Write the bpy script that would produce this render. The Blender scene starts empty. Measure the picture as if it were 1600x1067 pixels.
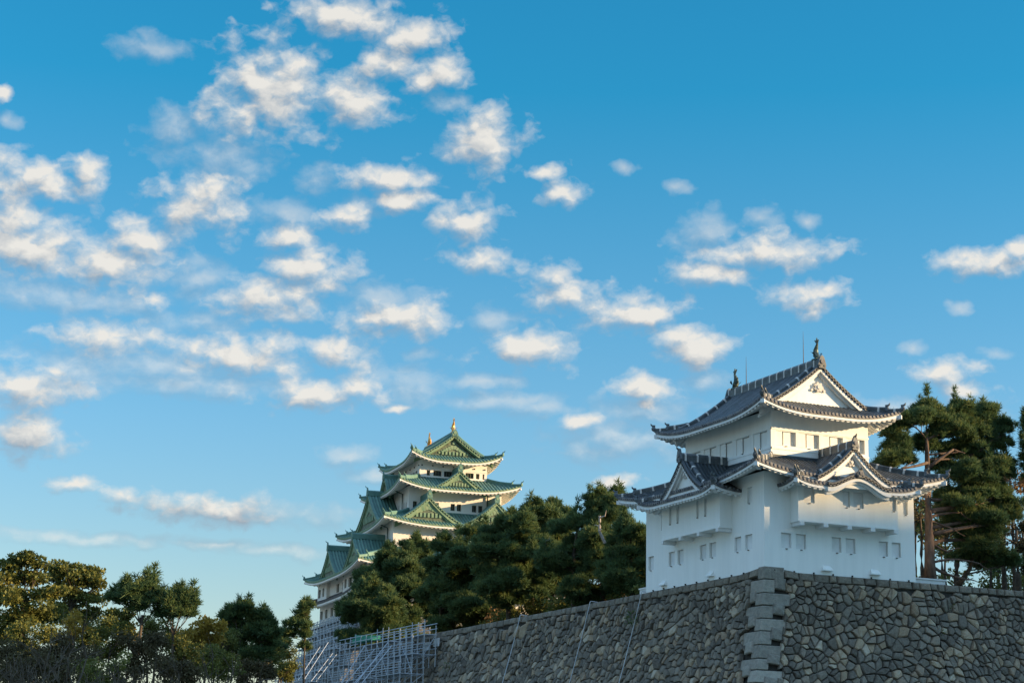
import bpy, math, random
import numpy as np
from mathutils import Vector, Matrix
random.seed(7)
RNG = np.random.default_rng(11)
S = bpy.context.scene
COL = S.collection
R = math.radians

# ------------------------------------------------------------------ camera
CAM = Vector((-65.8361, -106.0137, -15.2095))
YAW, PITCH, ROLL, FPX = -0.4221, 0.2382, 0.021, 2996.2205
cF = Vector((-math.sin(YAW)*math.cos(PITCH), math.cos(YAW)*math.cos(PITCH), math.sin(PITCH)))
cR0 = Vector((math.cos(YAW), math.sin(YAW), 0)); cU0 = cR0.cross(cF)
cR = cR0*math.cos(ROLL)+cU0*math.sin(ROLL); cU = -cR0*math.sin(ROLL)+cU0*math.cos(ROLL)
cd = bpy.data.cameras.new('camera'); cam = bpy.data.objects.new('camera', cd); COL.objects.link(cam)
cd.sensor_width = 36; cd.lens = FPX/1600*36; cd.clip_end = 20000; cd.clip_start = .5
cam.matrix_world = Matrix(((cR.x, cU.x, -cF.x, CAM.x), (cR.y, cU.y, -cF.y, CAM.y), (cR.z, cU.z, -cF.z, CAM.z), (0, 0, 0, 1)))
S.camera = cam

def ray(u, v): return cF + cR*((u-800)/FPX) - cU*((v-533.5)/FPX)
def at_d(u, v, d): return CAM + ray(u, v)*d
def at_x(u, v, x):
    d = ray(u, v); return CAM + d*((x-CAM.x)/d.x)
def at_y(u, v, y):
    d = ray(u, v); return CAM + d*((y-CAM.y)/d.y)
def azel(u, v):
    d = ray(u, v).normalized(); return math.degrees(math.atan2(d.x, d.y)), math.degrees(math.asin(d.z))

# ------------------------------------------------------------------ world, sun, exposure
SUN_AZ, SUN_EL = R(121), R(11.5)        # azimuth clockwise from +Y
W = bpy.data.worlds.new('World'); S.world = W; W.use_nodes = True
nt = W.node_tree; nt.nodes.clear()
def N(t, kind, **kw):
    n = t.nodes.new(kind)
    for k, v in kw.items(): setattr(n, k, v)
    return n
def math_n(t, op, a=None, b=None, c=None, clamp=False):
    n = N(t, 'ShaderNodeMath', operation=op, use_clamp=clamp)
    for i, x in enumerate((a, b, c)):
        if x is None: continue
        if isinstance(x, (int, float)): n.inputs[i].default_value = x
        else: t.links.new(x, n.inputs[i])
    return n.outputs[0]
def vmath(t, op, a=None, b=None, c=None):
    n = N(t, 'ShaderNodeVectorMath', operation=op)
    for i, x in enumerate((a, b, c)):
        if x is None: continue
        if isinstance(x, (tuple, list)): n.inputs[i].default_value = x
        else: t.links.new(x, n.inputs[i])
    return n.outputs['Value'] if op == 'LENGTH' else n.outputs[0]

CLOUDS = [(430,135,72,55),(550,160,52,32),(380,178,60,28),(540,25,80,24),(600,98,50,22),(690,108,34,28),(645,55,55,26),(660,130,25,14),
 (755,222,50,40),(605,280,58,17),(625,312,42,18),(730,348,42,28),(755,408,40,15),(50,278,62,30),(140,272,28,24),(310,325,62,38),
 (450,372,36,18),(540,340,34,17),(60,385,100,42),(165,415,80,34),(20,345,50,35),(210,370,42,24),(250,470,18,12),(490,422,62,26),(420,465,72,26),
 (635,495,66,25),(165,525,62,26),(370,555,88,28),(425,540,36,24),(530,545,40,26),(825,545,60,24),(50,605,72,28),(495,615,92,18),(565,610,50,20),
 (40,680,58,28),(120,758,40,9),(185,773,22,11),(325,795,88,20),(872,430,28,17),(885,303,28,15),(855,272,24,10),(895,465,62,20),(990,487,58,24),
 (1055,525,50,20),(1090,548,50,20),(1010,608,44,18),(1005,632,16,9),(905,655,30,10),(975,750,30,9),(1190,395,82,24),(1115,425,55,16),
 (1265,462,46,18),(1280,470,20,22),(1490,412,40,16),(1560,405,42,16),(1592,392,24,14),(1482,580,42,17),(1510,608,34,14),(620,640,18,6),(5,150,10,10)]
FAINT = [(340,245,62,28),(275,200,36,24),(440,335,44,20),(305,435,38,22),(600,468,54,20),(770,500,28,14),(620,600,56,26),(790,628,84,12),
 (400,802,110,14),(150,842,130,8),(330,852,90,7),(440,862,72,8),(240,75,44,15),(700,158,26,12),(1100,365,34,24),(1190,340,20,12),(1100,590,22,14),(975,690,82,26),
 (545,710,34,12),(590,745,34,10),(1260,345,16,10),(1058,293,15,10),(1425,544,14,7),(1557,550,16,7),(860,640,44,10),(100,460,130,24),(488,282,22,18),
 (1530,640,30,16),(560,330,30,14),(255,570,150,22),(330,600,200,16),(650,550,20,8),(760,600,50,10),(120,575,60,24),(300,500,60,14),(1010,640,60,20),(975,262,12,8),(5,190,14,10),(1400,640,50,14),(1500,480,12,8)]

def cloud_group():
    g = bpy.data.node_groups.new('cloud_field', 'ShaderNodeTree')
    g.interface.new_socket('P', in_out='INPUT', socket_type='NodeSocketVector')
    g.interface.new_socket('Density', in_out='OUTPUT', socket_type='NodeSocketFloat')
    g.interface.new_socket('Raw', in_out='OUTPUT', socket_type='NodeSocketFloat')
    gi = N(g, 'NodeGroupInput'); go = N(g, 'NodeGroupOutput'); P = gi.outputs[0]
    nz = N(g, 'ShaderNodeTexNoise', noise_dimensions='3D'); nz.inputs['Scale'].default_value = .8; nz.inputs['Detail'].default_value = 4
    g.links.new(P, nz.inputs['Vector'])
    off = vmath(g, 'MULTIPLY_ADD', nz.outputs['Color'], (.9, .6, 0), (-.45, -.3, 0))
    Q = vmath(g, 'ADD', P, off)
    def field(lst):
        acc = None
        for (u, v, hw, hh) in lst:
            a, e = azel(u, v); sx = .86/(hw*.0208); sy = .84/(hh*.0202)
            p = vmath(g, 'MULTIPLY_ADD', Q, (sx, sy, 0), (-a*sx, -e*sy, 0))
            l = vmath(g, 'LENGTH', p)
            acc = l if acc is None else math_n(g, 'MINIMUM', acc, l)
        return acc
    m1, m2 = field(CLOUDS), field(FAINT)
    # rounded billows (two sizes of smooth cells) with wispy detail stretched up to the right
    mp = N(g, 'ShaderNodeMapping'); mp.inputs['Rotation'].default_value = (0, 0, R(-24)); mp.inputs['Scale'].default_value = (1.0, 1.5, 1)
    n0 = N(g, 'ShaderNodeTexNoise', noise_dimensions='3D'); n0.inputs['Scale'].default_value = 2.2; n0.inputs['Detail'].default_value = 5; g.links.new(P, n0.inputs['Vector'])
    g.links.new(vmath(g, 'ADD', P, vmath(g, 'MULTIPLY_ADD', n0.outputs['Color'], (.5, .4, 0), (-.25, -.2, 0))), mp.inputs['Vector'])
    def cells(sc, sm):
        v = N(g, 'ShaderNodeTexVoronoi', voronoi_dimensions='2D', feature='SMOOTH_F1'); v.inputs['Scale'].default_value = sc; v.inputs['Smoothness'].default_value = sm
        g.links.new(mp.outputs[0], v.inputs['Vector']); return v.outputs['Distance']
    n2 = N(g, 'ShaderNodeTexNoise', noise_dimensions='3D'); n2.inputs['Scale'].default_value = 1.0; n2.inputs['Detail'].default_value = 9; n2.inputs['Roughness'].default_value = .58
    g.links.new(mp.outputs[0], n2.inputs['Vector'])
    nn = math_n(g, 'MULTIPLY_ADD', n2.outputs['Fac'], 2.5, -1.25)
    nn = math_n(g, 'ADD', nn, math_n(g, 'MULTIPLY_ADD', cells(.85, .6), -.6, .23))
    nn = math_n(g, 'ADD', nn, math_n(g, 'MULTIPLY_ADD', cells(2.3, .4), -.32, .12))
    d1 = math_n(g, 'SUBTRACT', math_n(g, 'ADD', nn, 1.36), m1)
    d1 = math_n(g, 'MULTIPLY', d1, .9, clamp=True)
    d1 = math_n(g, 'POWER', d1, 1.25)
    d2 = math_n(g, 'SUBTRACT', math_n(g, 'ADD', nn, 1.5), m2)
    d2 = math_n(g, 'MULTIPLY', math_n(g, 'MULTIPLY', d2, .55, clamp=True), .55)
    # scattered cloud over the rest of the sky, outside the listed ones
    sx = N(g, 'ShaderNodeSeparateXYZ'); g.links.new(P, sx.inputs[0])
    out = math_n(g, 'MAXIMUM', math_n(g, 'SUBTRACT', math_n(g, 'ABSOLUTE', math_n(g, 'SUBTRACT', sx.outputs[0], 24)), 21), math_n(g, 'SUBTRACT', sx.outputs[1], 26))
    out = math_n(g, 'MULTIPLY', out, .12, clamp=True)
    n3 = N(g, 'ShaderNodeTexNoise', noise_dimensions='3D'); n3.inputs['Scale'].default_value = .13; n3.inputs['Detail'].default_value = 6; g.links.new(P, n3.inputs['Vector'])
    d3 = math_n(g, 'MULTIPLY', math_n(g, 'MULTIPLY', math_n(g, 'SUBTRACT', n3.outputs['Fac'], .44), 5, clamp=True), out)
    D = math_n(g, 'MAXIMUM', math_n(g, 'MAXIMUM', d1, d2), d3)
    raw = math_n(g, 'MAXIMUM', math_n(g, 'SUBTRACT', math_n(g, 'MULTIPLY', nn, .8), m1), math_n(g, 'SUBTRACT', math_n(g, 'MULTIPLY', nn, .8), math_n(g, 'ADD', m2, .5)))
    g.links.new(D, go.inputs[0]); g.links.new(math_n(g, 'MAXIMUM', raw, -2.2), go.inputs[1]); return g

CG = cloud_group()
tc = N(nt, 'ShaderNodeTexCoord'); sp = N(nt, 'ShaderNodeSeparateXYZ'); nt.links.new(tc.outputs['Generated'], sp.inputs[0])
az = math_n(nt, 'MULTIPLY', math_n(nt, 'ARCTAN2', sp.outputs[0], sp.outputs[1]), 57.29578)
el = math_n(nt, 'MULTIPLY', math_n(nt, 'ARCSINE', sp.outputs[2]), 57.29578)
cb = N(nt, 'ShaderNodeCombineXYZ'); nt.links.new(az, cb.inputs[0]); nt.links.new(el, cb.inputs[1])
c1 = N(nt, 'ShaderNodeGroup', node_tree=CG); nt.links.new(cb.outputs[0], c1.inputs[0])
c2 = N(nt, 'ShaderNodeGroup', node_tree=CG); nt.links.new(vmath(nt, 'ADD', cb.outputs[0], (.22, .42, 0)), c2.inputs[0])
D1, D2 = c1.outputs[0], c2.outputs[0]
low = N(nt, 'ShaderNodeMapRange'); nt.links.new(el, low.inputs[0])
for i_, v_ in ((1, 8.0), (2, 12.0), (3, .02), (4, .58)): low.inputs[i_].default_value = v_
lit = math_n(nt, 'ADD', math_n(nt, 'MULTIPLY', math_n(nt, 'SUBTRACT', c1.outputs[1], c2.outputs[1]), .8), low.outputs[0], clamp=True)
# lower clouds are a little greyer on their undersides
sky = N(nt, 'ShaderNodeTexSky', sky_type='NISHITA'); sky.sun_disc = False
sky.sun_elevation = SUN_EL; sky.sun_rotation = SUN_AZ; sky.altitude = 0; sky.air_density = 1.0; sky.dust_density = .6; sky.ozone_density = 2.2
grade = N(nt, 'ShaderNodeMix', data_type='RGBA', blend_type='MULTIPLY'); grade.inputs[0].default_value = 1
nt.links.new(sky.outputs[0], grade.inputs[6]); 
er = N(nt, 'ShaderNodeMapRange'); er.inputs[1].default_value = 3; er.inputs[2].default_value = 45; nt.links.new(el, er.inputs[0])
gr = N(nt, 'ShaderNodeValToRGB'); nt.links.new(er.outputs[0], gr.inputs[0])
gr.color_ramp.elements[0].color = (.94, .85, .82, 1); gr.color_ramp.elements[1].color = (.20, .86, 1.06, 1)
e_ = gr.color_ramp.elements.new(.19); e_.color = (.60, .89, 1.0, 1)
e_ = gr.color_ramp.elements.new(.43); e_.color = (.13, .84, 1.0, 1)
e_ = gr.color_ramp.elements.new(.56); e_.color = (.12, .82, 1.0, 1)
gr.color_ramp.elements[-1].color = (3.7, 4.3, 4.3, 1)  # gain added to the unseen overhead sky, as fill for the shaded walls
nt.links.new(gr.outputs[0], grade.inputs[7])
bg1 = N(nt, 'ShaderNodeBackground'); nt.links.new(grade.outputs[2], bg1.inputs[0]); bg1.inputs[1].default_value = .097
ccol = N(nt, 'ShaderNodeMix', data_type='RGBA'); nt.links.new(lit, ccol.inputs[0])
ccol.inputs[6].default_value = (.34, .40, .47, 1); ccol.inputs[7].default_value = (.90, .86, .79, 1)
bg2 = N(nt, 'ShaderNodeBackground'); nt.links.new(ccol.outputs[2], bg2.inputs[0]); bg2.inputs[1].default_value = .41
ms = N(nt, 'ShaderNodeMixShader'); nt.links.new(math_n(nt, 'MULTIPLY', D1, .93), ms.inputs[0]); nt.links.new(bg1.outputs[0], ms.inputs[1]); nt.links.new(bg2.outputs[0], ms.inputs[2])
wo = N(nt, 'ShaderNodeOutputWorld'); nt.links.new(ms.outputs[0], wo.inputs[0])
W.cycles.sampling_method = 'MANUAL'; W.cycles.sample_map_resolution = 512

sd = bpy.data.lights.new('sun', 'SUN'); sun = bpy.data.objects.new('sun', sd); COL.objects.link(sun)
sd.energy = 4.4; sd.angle = R(.53); sd.color = (1.0, .70, .38)
sdir = Vector((math.sin(SUN_AZ)*math.cos(SUN_EL), math.cos(SUN_AZ)*math.cos(SUN_EL), math.sin(SUN_EL)))
sun.rotation_euler = sdir.to_track_quat('Z', 'Y').to_euler()
S.view_settings.view_transform = 'Standard'; S.view_settings.look = 'None'; S.view_settings.gamma = 1; S.view_settings.exposure = 1.25
S.view_settings.use_curve_mapping = False
S.render.resolution_x = 1024; S.render.resolution_y = 682
S.cycles.max_bounces = 6; S.cycles.diffuse_bounces = 3; S.cycles.transparent_max_bounces = 4

# ------------------------------------------------------------------ helpers
class MB:
    def __init__(s): s.v = []; s.f = []; s.m = []; s.t = []
    def vert(s, p): s.v.append((p[0], p[1], p[2])); return len(s.v)-1
    def face(s, idx, mi=0, tone=.5): s.f.append(tuple(idx)); s.m.append(mi); s.t.append(tone)
    def poly(s, pts, mi=0, tone=.5): s.face([s.vert(p) for p in pts], mi, tone)
    def box(s, c, ax, ay, az, mi=0, tone=.5):       # half-axis vectors
        c, ax, ay, az = map(Vector, (c, ax, ay, az))
        i = [s.vert(c+ax*x+ay*y+az*z) for z in (-1, 1) for y in (-1, 1) for x in (-1, 1)]
        for q in ((0,2,3,1),(4,5,7,6),(0,1,5,4),(2,6,7,3),(0,4,6,2),(1,3,7,5)): s.face([i[k] for k in q], mi, tone)
    def bx(s, x0, x1, y0, y1, z0, z1, mi=0, tone=.5):
        s.box(((x0+x1)/2,(y0+y1)/2,(z0+z1)/2), ((x1-x0)/2,0,0), (0,(y1-y0)/2,0), (0,0,(z1-z0)/2), mi, tone)
    def sweep(s, pts, prof, mi=0, closed=True, caps=True, up=Vector((0,0,1)), scale=None, tone=.5):
        pts = [Vector(p) for p in pts]; rings = []
        for i, p in enumerate(pts):
            t = (pts[min(i+1, len(pts)-1)]-pts[max(i-1, 0)]).normalized()
            sd = t.cross(up)
            if sd.length < 1e-4: sd = Vector((1,0,0))
            sd.normalize(); u2 = sd.cross(t)
            k = scale[i] if scale else 1
            rings.append([s.vert(p+sd*(a*k)+u2*(b*k)) for a, b in prof])
        n = len(prof)
        for i in range(len(pts)-1):
            for j in range(n if closed else n-1):
                s.face((rings[i][j], rings[i][(j+1) % n], rings[i+1][(j+1) % n], rings[i+1][j]), mi, tone)
        if caps and closed:
            s.face(rings[0][::-1], mi, tone); s.face(rings[-1], mi, tone)
    def tube(s, pts, r, n=6, mi=0, tone=.5):
        rs = r if isinstance(r, (list, tuple)) else [r]*len(pts)
        s.sweep(pts, [(math.cos(2*math.pi*k/n), math.sin(2*math.pi*k/n)) for k in range(n)], mi, scale=rs, tone=tone)
    def disc(s, c, n, r, dep, k=8, mi=0):           # short capped cylinder facing n
        c, n = Vector(c), Vector(n).normalized(); s.tube([c-n*dep, c], r, k, mi)
    def build(s, name, mats, parent=None, smooth=False, loc=None):
        me = bpy.data.meshes.new(name); me.from_pydata(s.v, [], s.f)
        if not isinstance(mats, (list, tuple)): mats = [mats]
        for m in mats: me.materials.append(m)
        me.polygons.foreach_set('material_index', s.m)
        if smooth: me.polygons.foreach_set('use_smooth', [True]*len(s.f))
        at = me.attributes.new('tone', 'FLOAT', 'FACE'); at.data.foreach_set('value', s.t)
        me.update(); o = bpy.data.objects.new(name, me); COL.objects.link(o)
        if parent: o.parent = parent
        if loc is not None: o.location = loc
        return o
def empty(name, loc=(0,0,0), rz=0):
    o = bpy.data.objects.new(name, None); COL.objects.link(o); o.location = loc; o.rotation_euler = (0,0,rz); o.empty_display_size = .3; return o
def tag(o, label=None, cat=None, group=None, kind=None):
    for k, v in (('label', label), ('category', cat), ('group', group), ('kind', kind)):
        if v: o[k] = v
    return o
def rect(w, h): return [(-w/2, 0), (w/2, 0), (w/2, h), (-w/2, h)]

# ------------------------------------------------------------------ materials
def mat(name, c1, c2, scale=3.0, rough=.8, bump=0, bscale=20, tone=False, c3=None, spec=.3, metal=0, detail=6, lo=.35, hi=.65, trans=0, tone_mix=.5, stretch=None):
    m = bpy.data.materials.new(name); m.use_nodes = True; t = m.node_tree; b = t.nodes['Principled BSDF']
    tc = N(t, 'ShaderNodeTexCoord'); vec = tc.outputs['Object']
    if stretch:
        mp = N(t, 'ShaderNodeMapping'); mp.inputs['Scale'].default_value = stretch; t.links.new(vec, mp.inputs[0]); vec = mp.outputs[0]
    n = N(t, 'ShaderNodeTexNoise'); n.inputs['Scale'].default_value = scale; n.inputs['Detail'].default_value = detail; n.inputs['Roughness'].default_value = .6
    t.links.new(vec, n.inputs['Vector'])
    r = N(t, 'ShaderNodeMapRange'); r.inputs[1].default_value = lo; r.inputs[2].default_value = hi; t.links.new(n.outputs['Fac'], r.inputs[0])
    f = r.outputs[0]
    mx = N(t, 'ShaderNodeMix', data_type='RGBA'); t.links.new(f, mx.inputs[0]); mx.inputs[6].default_value = (*c1, 1); mx.inputs[7].default_value = (*c2, 1)
    col = mx.outputs[2]
    if tone:
        a = N(t, 'ShaderNodeAttribute', attribute_name='tone'); cr = N(t, 'ShaderNodeValToRGB')
        for i, (p, c) in enumerate(tone):
            e = cr.color_ramp.elements[i] if i < 2 else cr.color_ramp.elements.new(p)
            e.position = p; e.color = (*c, 1)
        t.links.new(a.outputs['Fac'], cr.inputs[0])
        m2 = N(t, 'ShaderNodeMix', data_type='RGBA'); m2.inputs[0].default_value = tone_mix; t.links.new(col, m2.inputs[6]); t.links.new(cr.outputs[0], m2.inputs[7]); col = m2.outputs[2]
    t.links.new(col, b.inputs['Base Color']); b.inputs['Roughness'].default_value = rough; b.inputs['Specular IOR Level'].default_value = spec; b.inputs['Metallic'].default_value = metal
    if bump:
        n2 = N(t, 'ShaderNodeTexNoise'); n2.inputs['Scale'].default_value = bscale; n2.inputs['Detail'].default_value = 5; t.links.new(vec, n2.inputs['Vector'])
        bp = N(t, 'ShaderNodeBump'); bp.inputs['Strength'].default_value = bump; bp.inputs['Distance'].default_value = .05; t.links.new(n2.outputs['Fac'], bp.inputs['Height']); t.links.new(bp.outputs[0], b.inputs['Normal'])
    if trans:
        tr = N(t, 'ShaderNodeBsdfTranslucent'); t.links.new(col, tr.inputs[0]); sh = N(t, 'ShaderNodeMixShader'); sh.inputs[0].default_value = trans
        t.links.new(b.outputs[0], sh.inputs[1]); t.links.new(tr.outputs[0], sh.inputs[2]); t.links.new(sh.outputs[0], t.nodes['Material Output'].inputs[0])
    return m
M = {}
M['plaster'] = mat('white_plaster', (.81,.82,.79), (.72,.735,.71), .8, .85, .06, 6, lo=.42, hi=.85, stretch=(2.2,2.2,.25))
M['plaster_trim'] = mat('plaster_trim', (.75,.76,.75), (.64,.65,.64), 1.5, .85)
M['tile'] = mat('grey_roof_tile', (.017,.026,.031), (.05,.066,.074), 2.2, .5, .25, 9, spec=.5, tone=[(0,(.005,.0065,.0075)),(.3,(.02,.028,.033)),(1,(.088,.105,.115))], tone_mix=.6)
M['tile_edge'] = mat('tile_end', (.06,.065,.08), (.22,.21,.2), 3, .6)
M['ridge'] = mat('ridge_tile', (.04,.05,.055), (.105,.122,.128), 2, .5, .1, 12, spec=.5)
M['lime'] = mat('lime_joint', (.62,.60,.56), (.5,.48,.45), 4, .8)
M['bronze'] = mat('weathered_bronze', (.03,.045,.04), (.08,.11,.09), 8, .5, metal=.4)
M['steel'] = mat('grey_steel', (.36,.40,.43), (.5,.53,.56), 5, .5, metal=.3)
M['iron'] = mat('dark_iron', (.05,.05,.055), (.09,.09,.1), 5, .5)
M['dark'] = mat('dark_opening', (.02,.018,.016), (.04,.035,.03), 4, .5)
M['crest'] = mat('carved_plaster', (.66,.64,.60), (.5,.48,.45), 6, .8)
M['copper'] = mat('green_copper', (.06,.135,.12), (.13,.25,.205), .9, .55, .1, 8, spec=.4, tone=[(0,(.015,.06,.05)),(.3,(.06,.15,.125)),(1,(.14,.27,.215))], tone_mix=.55)
M['copper_trim'] = mat('green_copper_trim', (.12,.22,.14), (.24,.31,.18), 1.2, .6)
M['copper_dark'] = mat('dark_bronze_gable', (.05,.07,.05), (.16,.19,.12), 1.6, .6)
M['cream'] = mat('cream_plaster', (.80,.75,.69), (.72,.67,.61), .6, .85, lo=.4, hi=.8)
M['gold'] = mat('gold_leaf', (.75,.42,.12), (.55,.28,.08), 4, .35, metal=.7)
M['keep_tile'] = mat('dark_skirt_tile', (.05,.045,.045), (.1,.09,.09), 2, .5)
STONE_TONES = [(0,(.06,.049,.038)),(.25,(.11,.092,.071)),(.5,(.175,.148,.113)),(.7,(.235,.20,.153)),(.83,(.30,.205,.125)),(.93,(.40,.30,.185)),(1,(.52,.45,.34))]
M['stone'] = mat('castle_stone', (.06,.053,.044), (.32,.29,.235), 5.5, .9, .9, 11, tone=STONE_TONES, tone_mix=.62, lo=.28, hi=.74)
M['stone_big'] = mat('corner_stone', (.12,.108,.085), (.34,.31,.25), 4.0, .9, .8, 9, tone=[(0,(.09,.085,.075)),(1,(.40,.375,.32))], tone_mix=.5, lo=.3, hi=.7)
M['joint'] = mat('dark_joint', (.02,.018,.015), (.05,.045,.038), 3, .95)
M['bark'] = mat('pine_bark', (.075,.052,.04), (.17,.115,.085), 3, .9, .8, 6, stretch=(1,1,.4))
M['bark_dark'] = mat('dark_bark', (.045,.034,.024), (.10,.078,.055), 3, .9, .6, 6)
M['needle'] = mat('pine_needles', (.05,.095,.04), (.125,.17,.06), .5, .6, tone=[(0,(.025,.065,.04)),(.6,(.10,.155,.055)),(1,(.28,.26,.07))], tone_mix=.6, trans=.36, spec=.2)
M['leaf_olive'] = mat('olive_leaves', (.085,.11,.028), (.19,.19,.045), .3, .6, tone=[(0,(.04,.06,.018)),(.6,(.13,.14,.034)),(1,(.30,.25,.05))], tone_mix=.6, trans=.3, spec=.2)
M['leaf_yellow'] = mat('yellow_leaves', (.30,.20,.03), (.42,.28,.05), .5, .6, tone=[(0,(.14,.11,.02)),(1,(.5,.34,.06))], tone_mix=.6, trans=.35, spec=.2)
M['leaf_orange'] = mat('autumn_leaves', (.20,.10,.04), (.34,.2,.09), .5, .6, tone=[(0,(.10,.06,.03)),(1,(.45,.30,.15))], tone_mix=.6, trans=.4, spec=.2)
M['twig_brown'] = mat('brown_twig_leaves', (.075,.06,.035), (.14,.11,.055), .5, .7, tone=[(0,(.03,.03,.018)),(1,(.11,.10,.045))], trans=.2, spec=.1)
M['ground'] = mat('castle_ground', (.08,.075,.05), (.14,.12,.08), .2, .95)
M['grass'] = mat('moat_grass', (.17,.165,.12), (.26,.25,.19), .1, .95)
M['hose'] = mat('white_hose', (.42,.45,.47), (.55,.57,.58), 3, .6)
M['board'] = mat('white_board', (.6,.62,.63), (.72,.73,.74), 2, .7)
M['plank'] = mat('scaffold_plank', (.25,.28,.30), (.36,.38,.4), 2, .7)
M['sheet'] = mat('green_sheet', (.02,.20,.13), (.04,.3,.2), 2, .7)
M['deadwood'] = mat('dead_wood', (.30,.25,.22), (.42,.36,.31), 4, .8)
def rubble(name):
    m = bpy.data.materials.new(name); m.use_nodes = True; t = m.node_tree; b = t.nodes['Principled BSDF']; tc = N(t, 'ShaderNodeTexCoord')
    v = N(t, 'ShaderNodeTexVoronoi'); v.inputs['Scale'].default_value = 1.1; t.links.new(tc.outputs['Object'], v.inputs['Vector'])
    e = N(t, 'ShaderNodeTexVoronoi', feature='DISTANCE_TO_EDGE'); e.inputs['Scale'].default_value = 1.1; t.links.new(tc.outputs['Object'], e.inputs['Vector'])
    cr = N(t, 'ShaderNodeValToRGB'); cr.color_ramp.elements[0].color = (.05,.05,.05,1); cr.color_ramp.elements[1].color = (.2,.19,.17,1)
    t.links.new(v.outputs['Color'], cr.inputs[0]); mx = N(t, 'ShaderNodeMix', data_type='RGBA'); t.links.new(math_n(t, 'MULTIPLY', e.outputs['Distance'], 14, clamp=True), mx.inputs[0])
    mx.inputs[6].default_value = (.015,.015,.015,1); t.links.new(cr.outputs[0], mx.inputs[7]); t.links.new(mx.outputs[2], b.inputs['Base Color']); b.inputs['Roughness'].default_value = .9
    return m
M['stone_rubble'] = rubble('keep_base_stone')
# ------------------------------------------------------------------ castle kit (building-local coordinates, front = -y, left = -x)
FR = {'front': (Vector((0,-1,0)), Vector((1,0,0))), 'right': (Vector((1,0,0)), Vector((0,1,0))),
      'back': (Vector((0,1,0)), Vector((-1,0,0))), 'left': (Vector((-1,0,0)), Vector((0,-1,0)))}
ZUP = Vector((0,0,1))
def lerp(a, b, t): return a+(b-a)*t

def sheet(mb, Sf, lo, hi, nt, ns, t0=0, t1=1, dz=0, flip=False, mi=0, tone=0.08):
    g = []
    for i in range(nt+1):
        t = lerp(t0, t1, i/nt); a, b = lo(t), hi(t)
        g.append([mb.vert(Sf(lerp(a, b, .5-.5*math.cos(math.pi*j/ns)), t)+Vector((0,0,dz))) for j in range(ns+1)])
    for i in range(nt):
        for j in range(ns):
            q = (g[i][j], g[i][j+1], g[i+1][j+1], g[i+1][j])
            mb.face(q[::-1] if flip else q, mi, tone)

def ribs(mb, Sf, lo, hi, smax, pitch, r, seg, t0=0, t1=1, dz=0, sign=1, disc=None, skip=None, mi=0, dmi=0, l=None, n=None, jit=0):
    cnt = int(smax/pitch)
    for i in range(-cnt, cnt+1):
        s = i*pitch
        if skip and skip(s): continue
        ts = [lerp(t0, t1, j/48) for j in range(49)]
        ok = [t for t in ts if lo(t)-1e-6 <= s <= hi(t)+1e-6]
        if len(ok) < 3: continue
        a, b = ok[0], ok[-1]
        pts = [Sf(s, lerp(a, b, j/seg))+Vector((0,0,dz)) for j in range(seg+1)]
        tw = .25+.75*random.random()
        prof = [(-r, -.01), (-.62*r, sign*.8*r), (.62*r, sign*.8*r), (r, -.01)]
        rings = []
        for j, p in enumerate(pts):
            T = (pts[min(j+1, seg)]-pts[max(j-1, 0)]).normalized(); u = l.cross(T)
            if u.z < 0: u = -u
            w = jit*(random.random()-.5)
            rings.append([mb.vert(p+l*(x+w)+u*y) for x, y in prof])
        for j in range(seg):
            tj = min(1, max(.15, tw+random.uniform(-.3, .3)))
            for k in range(3): mb.face((rings[j][k], rings[j][k+1], rings[j+1][k+1], rings[j+1][k]), mi, tj)
        mb.face(rings[0], mi, tw)
        if disc and a <= t0+1e-6:
            mb.disc(pts[0]+ZUP*(disc*.25)+n*.05, n, disc, .12, 8, dmi)

def strip(mb, Sf, lo, hi, ns, t, za, zb, n=None, out=0, mi=0):
    prev = None
    for j in range(ns+1):
        s = lerp(lo(t), hi(t), .5-.5*math.cos(math.pi*j/ns)); p = Sf(s, t)+(n*out if n else Vector())
        cur = (mb.vert(p+ZUP*za), mb.vert(p+ZUP*zb))
        if prev: mb.face((prev[0], cur[0], cur[1], prev[1]), mi)
        prev = cur

def ridge_bar(mb, pts, w, h, band=None, bw=.14, mi=0, bmi=1, over=.012):
    """ridge of stacked tiles with a round cap, and lime joints every `band` metres"""
    prof = [(-w/2, -.1), (-w/2, h*.78), (-w*.28, h), (w*.28, h), (w/2, h*.78), (w/2, -.1)]
    mb.sweep(pts, prof, mi)
    for zz in (.3, .55):      # shallow courses standing proud
        mb.sweep(pts, [(-w/2-.018, h*zz), (-w/2-.018, h*zz+.035), (w/2+.018, h*zz+.035), (w/2+.018, h*zz)], mi)
    if band:
        P = [Vector(p) for p in pts]; L = [0]
        for a, b in zip(P, P[1:]): L.append(L[-1]+(b-a).length)
        d = band*.6
        while d < L[-1]-.1:
            for i in range(len(P)-1):
                if L[i] <= d < L[i+1]:
                    f = (d-L[i])/(L[i+1]-L[i]); p = P[i].lerp(P[i+1], f); t = (P[i+1]-P[i]).normalized()
                    k = w/2+over+.02; pr = [(-k, -.05), (-k, h*.78), (-w*.3, h+over), (w*.3, h+over), (k, h*.78), (k, -.05)]
                    mb.sweep([p-t*bw/2, p+t*bw/2], pr, bmi)
            d += band

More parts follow.
